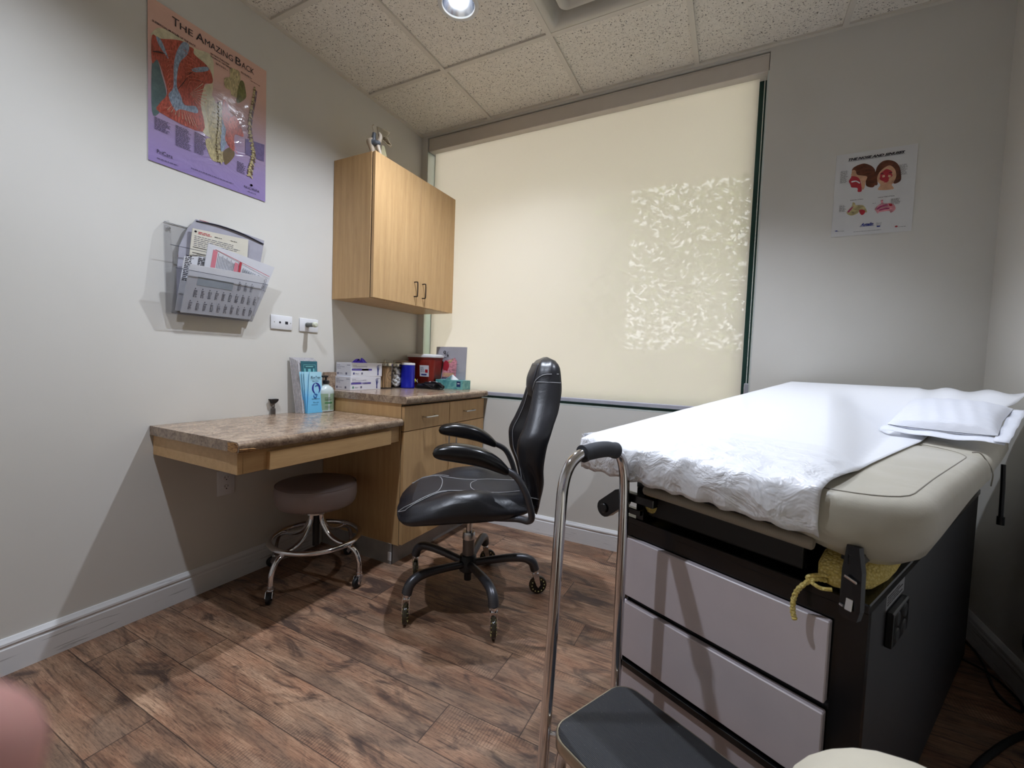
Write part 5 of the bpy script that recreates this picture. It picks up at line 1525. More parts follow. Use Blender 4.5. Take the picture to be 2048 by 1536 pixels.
# ================================================================== step stool with grip rail
SS = thing('step_stool', 'chrome step stool with a ribbed black platform and a tall grip rail', 'step stool', TM @ Vector((0.066, -0.088, 0)), TA)
g = G('ribbed_black_rubber')
wv = g.n('TexWave', _wave_type='BANDS', _bands_direction='Y'); g.t.links.new(g.mapc(), wv.inputs['Vector']); wv.inputs['Scale'].default_value = 95
dust = g.ramp(g.noise(g.mapc(), 260, 2, .5), [(0.70, (0, 0, 0)), (0.74, (1, 1, 1))])
g.col(g.mix(g.math('MULTIPLY', dust, .5), g.ramp(g.noise(g.mapc(), 6, 4), [(0.3, lin((24, 25, 28))), (0.7, lin((38, 38, 42)))]), lin((140, 136, 126))))
g.set(Roughness=0.6); g.bump(wv.outputs[0], 0.5, 0.0015); rib = g.m
def outl(ins, z, r=0.045):
    o = []
    u0, u1, v0, v1 = 0.028 + ins, 0.385 - ins, -0.262 + ins, -0.018 - ins
    for cx_, cy_, a0 in ((u1 - r, v1 - r, 0), (u0 + r, v1 - r, PI / 2), (u0 + r, v0 + r, PI), (u1 - r, v0 + r, 3 * PI / 2)):
        for k in range(9):
            a = a0 + PI / 2 * k / 8; o.append((cx_ + r * math.cos(a), cy_ + r * math.sin(a), z))
    return o
b = new(); loft(b, [outl(0.001, 0.263), outl(0.001, 0.287), outl(0.003, 0.2885)]); obj('platform', b, rib, SS)
b = new(); loft(b, [outl(-0.001, 0.259), outl(-0.0022, 0.261), outl(-0.0022, 0.2855), outl(-0.001, 0.2870), outl(0.001, 0.2870), outl(0.001, 0.259)], caps=(False, False)); obj('metal_edge', b, M('edge_band', (176, 168, 152), 0.3, 0.9), SS, smooth=True)
RT = 0.0122
b = new()
rail = catmull([(0.003, -0.014, 0.004), (0.003, -0.014, 0.10), (0.003, -0.014, 0.30), (0.003, -0.015, 0.50), (0.003, -0.016, 0.70), (0.003, -0.022, 0.780), (0.003, -0.038, 0.822), (0.003, -0.066, 0.843), (0.003, -0.110, 0.849),
                (0.003, -0.158, 0.848), (0.003, -0.196, 0.842), (0.003, -0.226, 0.822), (0.003, -0.243, 0.785), (0.003, -0.249, 0.72), (0.003, -0.258, 0.50), (0.003, -0.267, 0.30), (0.003, -0.277, 0.10), (0.003, -0.281, 0.004)], 7)
rail = [Vector((p.x, -0.014 + (p.y + 0.014) * 0.915, p.z * 1.013)) for p in rail]
tube(b, rail, RT, 18); obj('grip_rail', b, chrome, SS, smooth=True)
b = new()
gp = catmull([(0.003, -0.058, 0.853), (0.003, -0.092, 0.8595), (0.003, -0.130, 0.8595), (0.003, -0.170, 0.856)], 6)
rr = [0.0195 if i in (0, 1, len(gp) - 2, len(gp) - 1) else 0.0175 + 0.001 * math.sin(PI * i / len(gp)) for i in range(len(gp))]
tube(b, gp, rr, 20); obj('foam_grip', b, M('grey_foam', (58, 60, 66), 0.75, bump=0.3, bscale=240), SS, smooth=True)
for uu, vv in ((0.055, -0.230), (0.055, -0.055), (0.355, -0.230), (0.355, -0.055)):
    sx = -1 if uu < .2 else 1; sy = -1 if vv < -.15 else 1
    b = new()
    tube(b, catmull([(uu + -sx * .10, vv, 0.246), (uu - sx * .03, vv, 0.244), (uu + sx * .012, vv + sy * .001, 0.230), (uu + sx * .028 * (1 if sx > 0 else .7), vv + sy * .003, 0.14), (uu + sx * .034 * (1 if sx > 0 else .7), vv + sy * .006, 0.08), (uu + sx * .038 * (1 if sx > 0 else .7), vv + sy * .010, 0.012)], 6), 0.0122, 14)
    lg = obj('leg', b, chrome, SS, smooth=True)
    b = new(); e = (uu + sx * .038 * (1 if sx > 0 else .7), vv + sy * .010); cyl(b, (e[0], e[1], 0.0), (e[0], e[1], 0.022), 0.0155, 16); obj('rubber_foot', b, blackp, lg, smooth=True)
b = new()
for vv in (-0.2305, -0.0555): tube(b, [(0.09, vv, 0.247), (0.33, vv, 0.247)], 0.0122, 12)
for vv, zz in ((-0.244, .253), (-0.018, .253)): tube(b, [(0.004, vv, zz), (0.034, vv + (.012 if vv < -.1 else -.014), zz + .012)], 0.005, 8)
obj('under_frame', b, chrome, SS, smooth=True)
# ================================================================== things on the counters
white_p = M('white_plastic', (220, 220, 222), 0.35, var=0.02)
glass_m = acryl
# ---- glove boxes
gb = M('glove_box_card', (214, 214, 222), 0.45, var=0.02); purple = M('glove_box_purple', (78, 66, 150), 0.45); pale_p = M('glove_box_lilac', (170, 164, 206), 0.45)
navy = M('print_navy', (44, 52, 120), 0.45); grn = M('print_green', (40, 120, 90), 0.45); mid_ink = M('print_mid_grey', (96, 96, 120), 0.5)
def hand_print(b, o_, R, U, x, y, s, mi):
    """little printed gloved hand: forearm, palm, five fingers"""
    def pl(pts): poly(b, [Vector(o_) + R * (x + px_ * s) + U * (y + py_ * s) for px_, py_ in pts], mi=mi)
    pl([(-.16, -1.0), (.16, -1.0), (.12, -.35), (-.12, -.35)]); pl([(-.15, -.37), (.15, -.37), (.24, .22), (-.22, .22)])
    for fx, fy, l, w_ in ((-.20, .22, .48, .055), (-.07, .24, .60, .055), (.06, .24, .62, .055), (.19, .20, .52, .055)):
        pl([(fx - w_, fy - .03), (fx + w_, fy - .03), (fx * 1.5 + w_ * .8, fy + l), (fx * 1.5 - w_ * .8, fy + l)])
    pl([(.16, -.2), (.24, -.05), (.48, .22), (.40, .28)])
def glove_box(c, rz, label, gloves):
    t = thing('glove_box', label, 'glove box', c, rz)
    L, D, Hh = 0.236, 0.118, 0.0775      # local x = towards the wall (depth), y = along
    b = new(); box(b, (-D, 0, 0), (0, L, Hh), 0.0012, 1); obj('carton', b, gb, t)
    R, U = V(0, 1, 0), V(0, 0, 1); o_ = V(0.0005, 0, 0)
    b = new()
    rect(b, o_, R, U, .004, .034, .150, .010, 0); rect(b, o_, R, U, .078, .034, .05, .010, 1)
    greek(b, o_, R, U, .012, .061, .035, .005, .0045, 3, 2); greek(b, o_, R, U, .012, .046, .08, .004, .0045, 4, 2); rect(b, o_, R, U, .2, .064, .026, .0025, 2)
    rect(b, o_, R, U, .014, .011, .010, .012, 4 if not gloves else 3); rect(b, o_, R, U, .073, .011, .012, .012, 2); greek(b, o_, R, U, .03, .012, .035, .01, .0045, 8, 2, .3)
    text_bm(b, 'Nitrile Exam Gloves POWDER FREE', .0075, o_ + R * .012 + U * .053, R, U, width=.105, mi=2)
    hand_print(b, o_, R, U, .203, .038, .032, 3)
    R2, o2 = V(1, 0, 0), V(-D, -0.0005, 0)
    greek(b, o2, R2, U, .008, .061, .03, .005, .0045, 13, 2); rect(b, o2, R2, U, .085, .062, .026, .003, 2)
    text_bm(b, 'Nitrile Exam', .0085, o2 + R2 * .008 + U * .051, R2, U, width=.058, mi=2); text_bm(b, 'Gloves', .0085, o2 + R2 * .008 + U * .042, R2, U, width=.03, mi=2)
    rect(b, o2, R2, U, .010, .010, .010, .012, 2); rect(b, o2, R2, U, .075, .010, .012, .012, 2); greek(b, o2, R2, U, .024, .012, .035, .01, .0045, 18, 2, .3)
    obj('print', b, None, t, mats=[purple, pale_p, mid_ink, navy, grn])
    if gloves:
        b = new()
        rr = random.Random(4)
        def crump(u, v):
            a = 2 * PI * u
            r_ = 0.012 + 0.045 * (1 - v)
            return (-0.055 + 0.55 * r_ * math.cos(a) * (1 + .2 * math.sin(3 * a)), 0.112 + r_ * math.sin(a) * 1.05, Hh - 0.003 + 0.026 * math.sin(v * PI / 2) * (0.65 + .35 * math.sin(2 * a + 1) + .25 * math.sin(5 * a)))
        sheet(b, crump, 28, 6, 0.0006)
        obj('glove', b, M('violet_nitrile', (70, 48, 170), 0.4, bump=0.4, bscale=60, bdist=0.003), t, smooth='all')
    return t
glove_box((0.139, -0.722, ZC), 0.02, 'white and purple box of exam gloves, the lower of two stacked', False)
glove_box((0.136, -0.716, ZC + 0.0778), 0.0, 'white and purple box of exam gloves on top, violet glove poking out', True)
# ---- glass jars
def jar(c, label, fill_fn, extra=None, r=0.050, h=0.140):
    t = thing('glass_jar', label, 'jar', c)
    b = new(); lathe(b, [(0, .001), (r - .006, .001), (r, .007), (r, h)], n=36); obj('glass_body', b, acryl, t, smooth=True)
    b = new(); lathe(b, [(0, h + .0005), (r + .001, h + .0005), (r + .0015, h + .004), (r + .0015, h + .017), (r - .004, h + .021), (0.010, h + .022), (0.004, h + .024), (.004, h + .028), (.0065, h + .032), (.0065, h + .036), (0.0, h + .040)], n=36)
    obj('lid', b, M('nickel_lid', (206, 200, 184), 0.2, 1.0), t, smooth=True)
    b = new(); lathe(b, [(r - .004, .002), (r + .0008, .002), (r + .0008, .007), (r - .004, .007)], n=36); obj('base_ring', b, M('jar_foot', (40, 36, 34), 0.3), t, smooth=True)
    fill_fn(t); return t
wood_m = maple('tongue_depressor_birch', 'z', (186, 150, 108), (222, 190, 146), 0.6)
def sticks(t):
    rr = random.Random(2); b = new()
    for k in range(60):
        a = rr.random() * 2 * PI; r_ = 0.036 * rr.random() ** .5
        q = Matrix.Translation((r_ * math.cos(a), r_ * math.sin(a), 0.007)) @ Matrix.Rotation(rr.random() * PI, 4, 'Z')
        box(b, (-.0075, -.0008, 0), (.0075, .0008, .125 + .006 * rr.random()), M4=q)
    obj('wooden_sticks', b, wood_m, t)['kind'] = 'stuff'
    b = new(); q = []
    for k in range(24): a = 2 * PI * k / 24; q.append(V(0.0507, .002 + .024 * math.cos(a), .083 + .028 * math.sin(a)))
    q = [V(math.sqrt(max(0, .0508 ** 2 - (p.y) ** 2)), p.y, p.z) for p in q]
    tube(b, q, .0008, 5, closed=True); greek(b, V(.0512, 0, 0), V(0, 1, 0), V(0, 0, 1), -.010, .076, .02, .013, .0045, 6)
    obj('printed_mark', b, INK['ink'], t)
cotton_m = M('cotton_white', (226, 226, 222), 0.95, bump=0.6, bscale=120, bdist=0.003)
def cotton(t):
    rr = random.Random(5); b = new()
    for k in range(110):
        a = rr.random() * 2 * PI; r_ = 0.031 * rr.random() ** .25
        ball(b, (r_ * math.cos(a), r_ * math.sin(a), .018 + .110 * k / 110), .0118 + .0015 * rr.random(), 9, sc=(1, 1, .9))
    obj('cotton_balls', b, cotton_m, t, smooth='all')['kind'] = 'stuff'
def gauze(t):
    b = new(); lathe(b, [(0, .006), (.042, .006), (.042, .11), (0, .112)], n=24); obj('gauze_stack', b, cotton_m, t, smooth=True)
jar((0.098, -0.418, ZC), 'glass jar of wooden tongue depressors with a nickel lid', sticks, r=0.049)
jar((0.084, -0.318, ZC), 'glass jar filled with white cotton balls, between the sticks and the blue canister', cotton, r=0.045, h=0.138)
jar((0.050, -0.535 + 0.03, ZC), 'lidded glass jar mostly hidden behind the glove boxes', gauze, r=0.042, h=0.150) if False else None
# ---- blue canister
t = thing('wipes_canister', 'glossy royal blue canister with a white lid beside the cotton jar', 'canister', (0.150, -0.262, ZC))
b = new(); lathe(b, [(0, 0), (.042, 0), (.045, .003), (.045, .012), (.0435, .014), (.0445, .150), (0, .150)], n=40); obj('body', b, M('royal_blue', (22, 30, 152), 0.22, 0.2, var=0.08), t, smooth=True)
b = new(); lathe(b, [(0, .150), (.0455, .150), (.0455, .160), (.040, .163), (0, .163)], n=40); obj('lid', b, white_p, t, smooth=True)
t = thing('glass_jar', 'low jar with a brown domed lid, partly behind the blue canister', 'jar', (0.058, -0.205, ZC))
b = new(); lathe(b, [(0, 0), (.050, 0), (.052, .005), (.052, .160), (0, .160)], n=36); obj('body', b, M('smoky_jar', (128, 112, 98), 0.3), t, smooth=True)
b = new(); lathe(b, [(0.0, .1605), (.056, .1605), (.056, .165), (.040, .172), (.018, .178), (0.0, .180)], n=36); obj('lid', b, M('brown_lid', (142, 122, 104), 0.4), t, smooth=True)
# ---- sharps container
SH = thing('sharps_container', 'dark red sharps container with a white lid, in the counter corner', 'sharps container', (0.150, -0.088, ZC))
def rr4(hx, hy, r, z, n=6): 
    o = []
    for cx_, cy_, a0 in ((hx - r, hy - r, 0), (-hx + r, hy - r, PI / 2), (-hx + r, -hy + r, PI), (hx - r, -hy + r, 3 * PI / 2)):
        for k in range(n + 1):
            a = a0 + PI / 2 * k / n; o.append((cx_ + r * math.cos(a), cy_ + r * math.sin(a), z))
    return o
SC_ = 1.0
b = new(); loft(b, [rr4(.090, .052, .03, 0), rr4(.094, .056, .03, .004), rr4(.112, .066, .035, .192), rr4(.115, .069, .035, .194), rr4(.115, .069, .035, .203)])
o = obj('body', b, M('sharps_red', (128, 34, 24), 0.35, var=0.05), SH, smooth=True)
b = new(); loft(b, [rr4(.119, .072, .035, .203), rr4(.120, .073, .035, .206), rr4(.119, .072, .035, .216), rr4(.104, .060, .035, .224), rr4(.05, .03, .02, .226)]); obj('lid', b, white_p, SH, smooth=True)
for v_ in (0,):
    b = new(); R = V(1, 0, 0); U = V(0, 0.06, 1).normalized(); 
    R = V(1, 0, 0); U = (V(0, -.066, .192) - V(0, -.056, .004)).normalized(); o_ = V(0.006, -0.0605, 0.075); n_ = R.cross(U).normalized() * .0006
    box_pts = [o_ + n_, o_ + R * .075 + n_, o_ + R * .075 + U * .075 + n_, o_ + U * .075 + n_]; poly(b, box_pts, -n_ * .6)
    lb = obj('label', b, paper_m, SH)
    b = new(); o_ = o_ + n_ * 1.6; rect(b, o_, R, U, .045, .026, .022, .022, 0); rect(b, o_, R, U, .012, .008, .045, .010, 1); greek(b, o_, R, U, .006, .030, .035, .036, .007, 4, 2)
    obj('label_print', b, None, lb, mats=[M('label_red', (176, 30, 34), 0.4), navy, mid_ink])
# ---- acrylic sign
t = thing('counter_sign', 'pale Q and A leaflet in a clear stand leaning at the blind', 'leaflet stand', (0.301, -0.010, ZC))
q = Matrix.Rotation(math.radians(-3), 4, 'X')
b = new(); box(b, (-.128, -.004, 0.0), (.128, -.0015, .284), M4=q); box(b, (-.128, -.045, 0.0), (.128, -.002, .0025)); obj('stand', b, acryl, t)
b = new(); box(b, (-.126, -.0013, .003), (.126, -.0006, .281), M4=q); lf = obj('leaflet', b, M('leaflet_grey', (206, 202, 208), 0.5, var=0.03), t)
b = new(); R = V(1, 0, 0); U = q @ V(0, 0, 1) - q @ V(0, 0, 0); o_ = q @ V(-.126, -.0062, .003)
shp = [('pinkish', [(.052, .07), (.165, .07), (.168, .12), (.170, .18), (.15, .205), (.11, .19), (.07, .185), (.052, .17)]), ('red', [(.056, .120), (.095, .112), (.108, .145), (.10, .175), (.075, .185), (.058, .165)]), ('skin', [(.06, .075), (.15, .075), (.15, .10), (.06, .10)]),
       ('bone', [(.095, .175), (.14, .198), (.13, .182), (.11, .165)]), ('violet', [(.05, .03), (.18, .03), (.18, .062), (.05, .062)])]
for i, (c_, pts) in enumerate(shp):
    poly(b, [o_ + R * (x + .01) + U * y - V(0, .0002 * i, 0) for x, y in pts], mi=i)
text_bm(b, 'Q', .028, o_ + R * .062 + U * .232, R, U, mi=5, bold=.0008); text_bm(b, 'A', .022, o_ + R * .092 + U * .212, R, U, mi=5, bold=.0008)
poly(b, [o_ + R * x + U * y for x, y in ((.080, .218), (.102, .246), (.104, .245), (.082, .217))], mi=5)
rect(b, o_, R, U, .06, .204, .03, .003, 5); rect(b, o_, R, U, .13, .160, .065, .0012, 5); greek(b, o_, R, U, .15, .10, .07, .05, .007, 8, 6, .25)
obj('leaflet_print', b, None, lf, mats=[INK[c_] for c_, _ in shp] + [INK['ink'], M('print_faint', (150, 148, 156), 0.5)])
# ---- tissue box
t = thing('tissue_box', 'teal tissue box with a tissue pulled up, right end of the counter', 'tissue box', (0.362, -0.058, ZC))
g = G('teal_marble_card'); g.col(g.ramp(g.noise(g.mapc(), 22, 4, 0.6, 1.5), [(0.3, lin((56, 128, 136))), (0.6, lin((116, 178, 172))), (0.8, lin((160, 202, 190)))])); g.set(Roughness=0.4); teal_m = g.m
b = new(); box(b, (-.108, -.047, 0), (.108, .047, .060), 0.001, 1); obj('carton', b, teal_m, t)
b = new(); rect(b, V(0, -.0476, 0), V(1, 0, 0), V(0, 0, 1), .062, .018, .030, .036, 0); rect(b, V(0, -.0479, 0), V(1, 0, 0), V(0, 0, 1), .068, .036, .018, .006, 1); obj('carton_print', b, None, t, mats=[M('print_deep_blue', (30, 50, 96), 0.4), paper_m])
b = new(); sheet(b, lambda u, v: (-.01 + (-.055 + .11 * u) * (1 - v * .93) + .008 * v, -.004 + (.018 * math.sin(u * 7)) * (1 - v), .058 + .036 * v), 16, 6, .0005)
obj('tissue', b, M('tissue_white', (222, 224, 226), 0.9), t, smooth='all')
# ---- blood pressure gauge kit / otoscope set lying dark in front of the tissue box
t = thing('diagnostic_set', 'black diagnostic handles and coiled cable lying before the tissue box', 'medical instrument', (0.28, -0.185, ZC))
b = new(); cyl(b, (-.085, -.030, .017), (.055, -.034, .018), .0155, 20, bev=.004); lathe(b, [(.0158, -.004), (.0175, -.003), (.0175, .003), (.0158, .004)], n=20, M4=Matrix.Translation((-.075, -.0302, .017)) @ Matrix.Rotation(PI / 2, 4, 'Y')); obj('handle', b, blackp, t, smooth=True)
b = new(); box(b, (-.06, -.005, .001), (.05, .045, .042), .008); cyl(b, (.05, .015, .03), (.105, -.012, .015), .012, 16, bev=.003); obj('instrument_head', b, blackp, t, smooth=True)
b = new(); box(b, (-.02, .000, .042), (.035, .022, .047), .002); obj('pale_clip', b, white_p, t)
b = new(); tube(b, catmull([(.0, .0, .045), (.05, -.01, .042), (.10, -.03, .024), (.125, -.045, .006), (.09, -.055, .004), (.02, -.052, .004), (-.05, -.05, .004), (-.10, -.03, .005), (-.12, .0, .01), (-.09, .015, .012), (-.03, -.045, .034), (.06, -.056, .006), (.11, -.06, .004)], 6), .0035, 8); obj('cable', b, blackp, t, smooth=True)
b = new(); ball(b, (-.125, -.018, .047), .018, 14, sc=(.9, .35, .8)); obj('yellow_tag', b, M('yellow_tag', (206, 206, 60), 0.4), t, smooth=True)
b = new(); poly(b, [(-.110, -.018, .047), (-.098, -.018, .060), (-.102, -.018, .047), (-.098, -.018, .035)], (0, .002, 0)); obj('tag_tail', b, paper_m, t)

# ---- desk top: brochures, folded papers, soap, otoscope stand
t = thing('paper_stack', 'folded newspapers and leaflets propped upright against the wall, behind the blue brochures', 'papers', (0.012, -0.93, ZD))
b = new()
for k in range(6):
    x0 = 0.004 + 0.0062 * k
    pts0 = [(x0 + .028, -.058 + .003 * k, 0.001), (x0 + .028, .052, 0.001), (x0 - .006, .067, .285 - .004 * k), (x0 - .006, -.072 + .004 * k, .285 - .003 * k)]
    poly(b, pts0, (.0045, 0, 0))
obj('sheets', b, M('newsprint', (182, 178, 180), 0.8, var=0.16, scale=90), t)
b = new(); poly(b, [(.060, -.03, .02), (.060, .050, .02), (.041, .058, .268), (.041, -.040, .268)], (.0012, 0, 0)); obj('teal_leaflet', b, M('leaflet_teal', (34, 96, 110), 0.4), t)
b = new(); o_ = V(.0455, -.030, .230)
for x, y, w_, h_, mi in ((0.004, .018, .072, .0016, 0), (.004, -.03, .0016, .05, 0), (.0745, -.03, .0016, .05, 0), (.016, .008, .045, .004, 0), (.03, -.02, .016, .018, 0), (.008, -.02, .008, .02, 0), (.06, -.02, .008, .02, 0)):
    rect(b, o_ + V(.0014, 0, 0), V(0, 1, 0), V(-.075, 0, 1).normalized(), x, y, w_, h_, mi)
obj('leaflet_print', b, M('print_aqua', (120, 190, 190), 0.4), t)
blue_l = G('brochure_sky'); sp_ = blue_l.n('SeparateXYZ'); blue_l.t.links.new(blue_l.tc.outputs['Object'], sp_.inputs[0])
blue_l.col(blue_l.ramp(blue_l.math('DIVIDE', sp_.outputs[2], .216), [(0, lin((108, 190, 232))), (.35, lin((116, 192, 236))), (.6, lin((150, 206, 232))), (1, lin((166, 212, 228)))])); blue_l.set(Roughness=0.35)
for k in range(4):
    t = thing('brochure', 'sky blue folded brochure with a dark swirl emblem, front of its row' if k == 3 else 'sky blue brochure fanned behind the front one', 'brochure', (0.066 + .0075 * k, -0.917, ZD), group='blue brochures')
    if k == 3: del t['group']
    ln = 0.012 - 0.004 * k
    b = new(); dy = -.006 * (3 - k)
    P = [V(.010, -.044, 0.0008), V(.010, .050, 0.0008), V(-.006, .050 + dy * .2, .213), V(-.006, -.040 + dy * 1.4 + (.018 if k == 3 else 0), .213)]
    poly(b, P, (-.0018, 0, 0)); obj('leaf', b, blue_l.m, t)
    if k == 3:
        b = new(); R = V(0, 1, 0); U = (P[2] - P[1]).normalized(); o_ = P[0] + V(.0006, 0, 0)
        cx_, cy_, rad = .058, .128, .026
        def arc(a0, a1, r0, w0, w1, cxx=cx_, cyy=cy_, mi=0, n=22):
            pts = []; ins = []
            for i in range(n + 1):
                a = a0 + (a1 - a0) * i / n; wdt = w0 + (w1 - w0) * math.sin(PI * i / n)
                pts.append(o_ + R * (cxx + r0 * math.cos(a)) + U * (cyy + r0 * 1.12 * math.sin(a))); ins.append(o_ + R * (cxx + (r0 - wdt) * math.cos(a)) + U * (cyy + (r0 - wdt) * 1.12 * math.sin(a)))
            for i in range(n): poly(b, [pts[i], pts[i + 1], ins[i + 1], ins[i]], mi=mi)
        arc(-1.1, 1.9, rad, .001, .011); arc(1.9, 4.3, rad, .003, .010); arc(2.6, 6.6, .011, .003, .006, cx_ - .008, cy_ - .040, 1); arc(3.6, 5.2, .016, .003, .008, cx_ + .001, cy_ - .020, 1); arc(.6, 3.0, .012, .002, .006, cx_ + .004, cy_ + .004, 1)
        text_bm(b, 'BlueTreat', .020, o_ + R * .026 + U * .178 + V(-.0003, 0, 0), R, U, width=.062, shear=.4, mi=2); rect(b, o_, R, U, .026, .172, .062, .001, 2)
        text_bm(b, '2023 Menu', .009, o_ + R * .036 + U * .162, R, U, width=.036, mi=2); rect(b, o_, R, U, .028, .072, .05, .0016, 2); text_bm(b, 'Blue Spa', .009, o_ + R * .036 + U * .052, R, U, width=.034, shear=.3, mi=2); greek(b, o_, R, U, .026, .040, .05, .006, .004, 3, 2, .3)
        for v in b.verts: v.co.x += .0007
        obj('emblem', b, None, t, mats=[M('emblem_navy', (24, 34, 132), 0.4), M('emblem_blue', (40, 100, 170), 0.4), M('script_slate', (40, 62, 90), 0.4)])
t = thing('soap_bottle', 'white pump bottle with a green printed label, on the desk by the brochures', 'pump bottle', (0.078, -0.834, ZD))
b = new()
def oval(rx, ry, z, n=28): return [(rx * math.cos(2 * PI * k / n), ry * math.sin(2 * PI * k / n), z) for k in range(n)]
loft(b, [oval(.030, .043, .0005), oval(.034, .047, .004), oval(.034, .047, .100), oval(.033, .046, .112), oval(.028, .038, .128), oval(.018, .022, .138), oval(.0145, .0145, .141), oval(.0145, .0145, .150)])
bt = obj('bottle', b, M('frosted_bottle', (190, 202, 200), 0.3, var=0.04), t, smooth=True)
b = new(); rings = [[(p[0] * 1.004, p[1] * 1.004, z) for p in oval(.034, .047, 0) if p[0] > 0.004] for z in (.010, .098)]
loft(b, rings, closed=False); lb = obj('label', b, M('label_sage', (146, 170, 142), 0.4), bt, smooth=True)
b = new()
for (z, y0, w_, h_, mi) in ((.074, -.028, .030, .0035, 0), (.066, -.028, .040, .0035, 0), (.060, -.028, .030, .002, 0), (.046, -.028, .042, .007, 1), (.030, -.026, .036, .0018, 0), (.022, -.026, .03, .0018, 0)):
    n = 10
    for i in range(n):
        ya, yb = y0 + w_ * i / n, y0 + w_ * (i + .72) / n
        P = []
        for yy, zz in ((ya, z), (yb, z), (yb, z + h_), (ya, z + h_)):
            P.append(V(.0344 * math.sqrt(max(0, 1 - (yy / .0472) ** 2)) + .0006, yy, zz))
        poly(b, P, mi=mi)
for k in range(9):
    P = [V(.0344 * math.sqrt(max(0, 1 - (yy / .0472) ** 2)) + .0006, yy, zz) for yy, zz in ((.026, .02 + .008 * k), (.040, .02 + .008 * k), (.040, .0235 + .008 * k), (.026, .0235 + .008 * k))]; poly(b, P, mi=0)
obj('label_print', b, None, lb, mats=[M('print_forest', (44, 74, 56), 0.4), M('print_leaf', (38, 122, 60), 0.4)])
b = new(); cyl(b, (0, 0, .148), (0, 0, .168), .0165, 20, bev=.002); cyl(b, (0, 0, .166), (0, 0, .186), .005, 10); box(b, (-.005, -.028, .184), (.010, .009, .194), .003); obj('pump', b, blackp, t, smooth=True)
t = thing('scope_stand', 'small steel peg with a flared black cap, standing on the desk', 'instrument stand', (0.012, -1.087, ZD))
b = new(); lathe(b, [(0, 0), (.0105, 0), (.0105, .028), (.0095, .030), (.0065, .030), (.0065, .042), (.005, .044), (.0065, .046), (.0065, .056), (0, .056)], n=24); obj('post', b, M('dull_steel', (112, 106, 102), 0.35, 0.9), t, smooth=True)
b = new(); loft(b, [[(x * .9, y, z) for x, y in ((-.007, -.007), (.007, -.007), (.007, .007), (-.007, .007))] for z in (.054,)] + [[(-.009, -.011, .062), (.009, -.011, .062), (.009, .014, .060), (-.009, .014, .060)], [(-.011, -.014, .072), (.011, -.014, .072), (.011, .0205, .068), (-.011, .0205, .068)], [(-.011, -.017, .0765), (.011, -.017, .0765), (.011, .0215, .0765), (-.011, .0215, .0765)]])
poly(b, [(-.004, -.017, .0765), (.004, -.017, .0765), (.002, -.024, .0770), (-.002, -.024, .0770)], (0, 0, -.004)); obj('cap', b, blackp, t)

# ---- anatomical model on the wall cabinet
t = thing('anatomical_model', 'small beige and slate anatomical model standing on the wall cabinet', 'anatomical model', (0.262, -0.690, UZ1), math.radians(27))
bone_m = M('model_bone', (176, 160, 138), 0.55, var=0.12, scale=50); slate_m = M('model_slate', (84, 88, 94), 0.5, var=0.15, scale=40); fan_m = M('model_tan', (140, 126, 100), 0.6, var=0.15, scale=60)
b = new(); loft(b, [[(cx_ + rx * math.cos(2 * PI * k / 16), ry * math.sin(2 * PI * k / 16), z) for k in range(16)] for cx_, rx, ry, z in ((-.014, .014, .015, .001), (-.018, .014, .015, .02), (-.024, .017, .018, .045), (-.030, .021, .022, .065), (-.030, .021, .022, .078), (-.024, .014, .016, .088))]); obj('column', b, bone_m, t, smooth=True)
b = new(); tube(b, catmull([(.022, .004, .002), (.020, .003, .02), (.010, .0, .048), (.012, 0, .07), (.020, 0, .085), (.022, 0, .105), (.014, 0, .120)], 5), [.006 + .0055 * math.sin(PI * i / 30) for i in range(31)], 12); ball(b, (.022, .002, .006), .007, 10, sc=(1.3, 1, .8)); obj('limb', b, M('model_ivory', (198, 184, 166), 0.5, var=0.08), t, smooth=True)
b = new(); ball(b, (-.004, -.004, .064), .022, 20, sc=(1.15, .8, .72)); ball(b, (.012, -.004, .066), .013, 14); tube(b, catmull([(-.014, -.002, .075), (-.013, -.002, .095), (-.011, -.001, .118)], 5), [.013 - .0003 * i for i in range(11)], 12); ball(b, (-.018, -.012, .066), .012, 12, sc=(.9, .7, 1.5)); obj('slate_core', b, slate_m, t, smooth=True)
b = new(); tube(b, catmull([(-.011, 0, .117), (-.017, 0, .135), (-.022, 0, .15), (-.020, 0, .160), (-.014, 0, .160)], 5), .0022, 8); obj('hook', b, bone_m, t, smooth=True)
b = new(); sheet(b, lambda u, v: (.000 + .012 * (1 - v) + (.072 * u) * (.45 + .55 * v), .006 * math.sin(PI * u), .100 + .054 * v * (1 - .55 * u ** 1.6) - .022 * u * (1 - v)), 14, 8, .004); obj('fan', b, fan_m, t, smooth='all')
b = new()
for k in range(9):
    a = k / 8; tube(b, catmull([(.040 + .020 * a, .002 * (-1) ** k, .104 - .035 * a), (.054 + .018 * a, .006 * (-1) ** k, .100 - .034 * a), (.062 + .020 * a, 0, .088 - .032 * a), (.050 + .018 * a, 0, .082 - .028 * a), (.040 + .020 * a, .002, .104 - .035 * a)], 4), .0021, 6)
tube(b, catmull([(.03, 0, .085), (.045, 0, .075), (.064, 0, .058), (.080, 0, .050)], 5), .003, 6); obj('lacework', b, fan_m, t, smooth=True)
b = new(); poly(b, [(.026, .004, .001), (.056, .004, .001), (.042, .004, .055), (.030, .004, .06)], (0, .006, 0)); obj('web', b, M('model_cream', (178, 170, 134), 0.6), t)
b = new(); cyl(b, (0.006, 0, .001), (.006, 0, .05), .0022, 8); obj('rod', b, blackp, t)

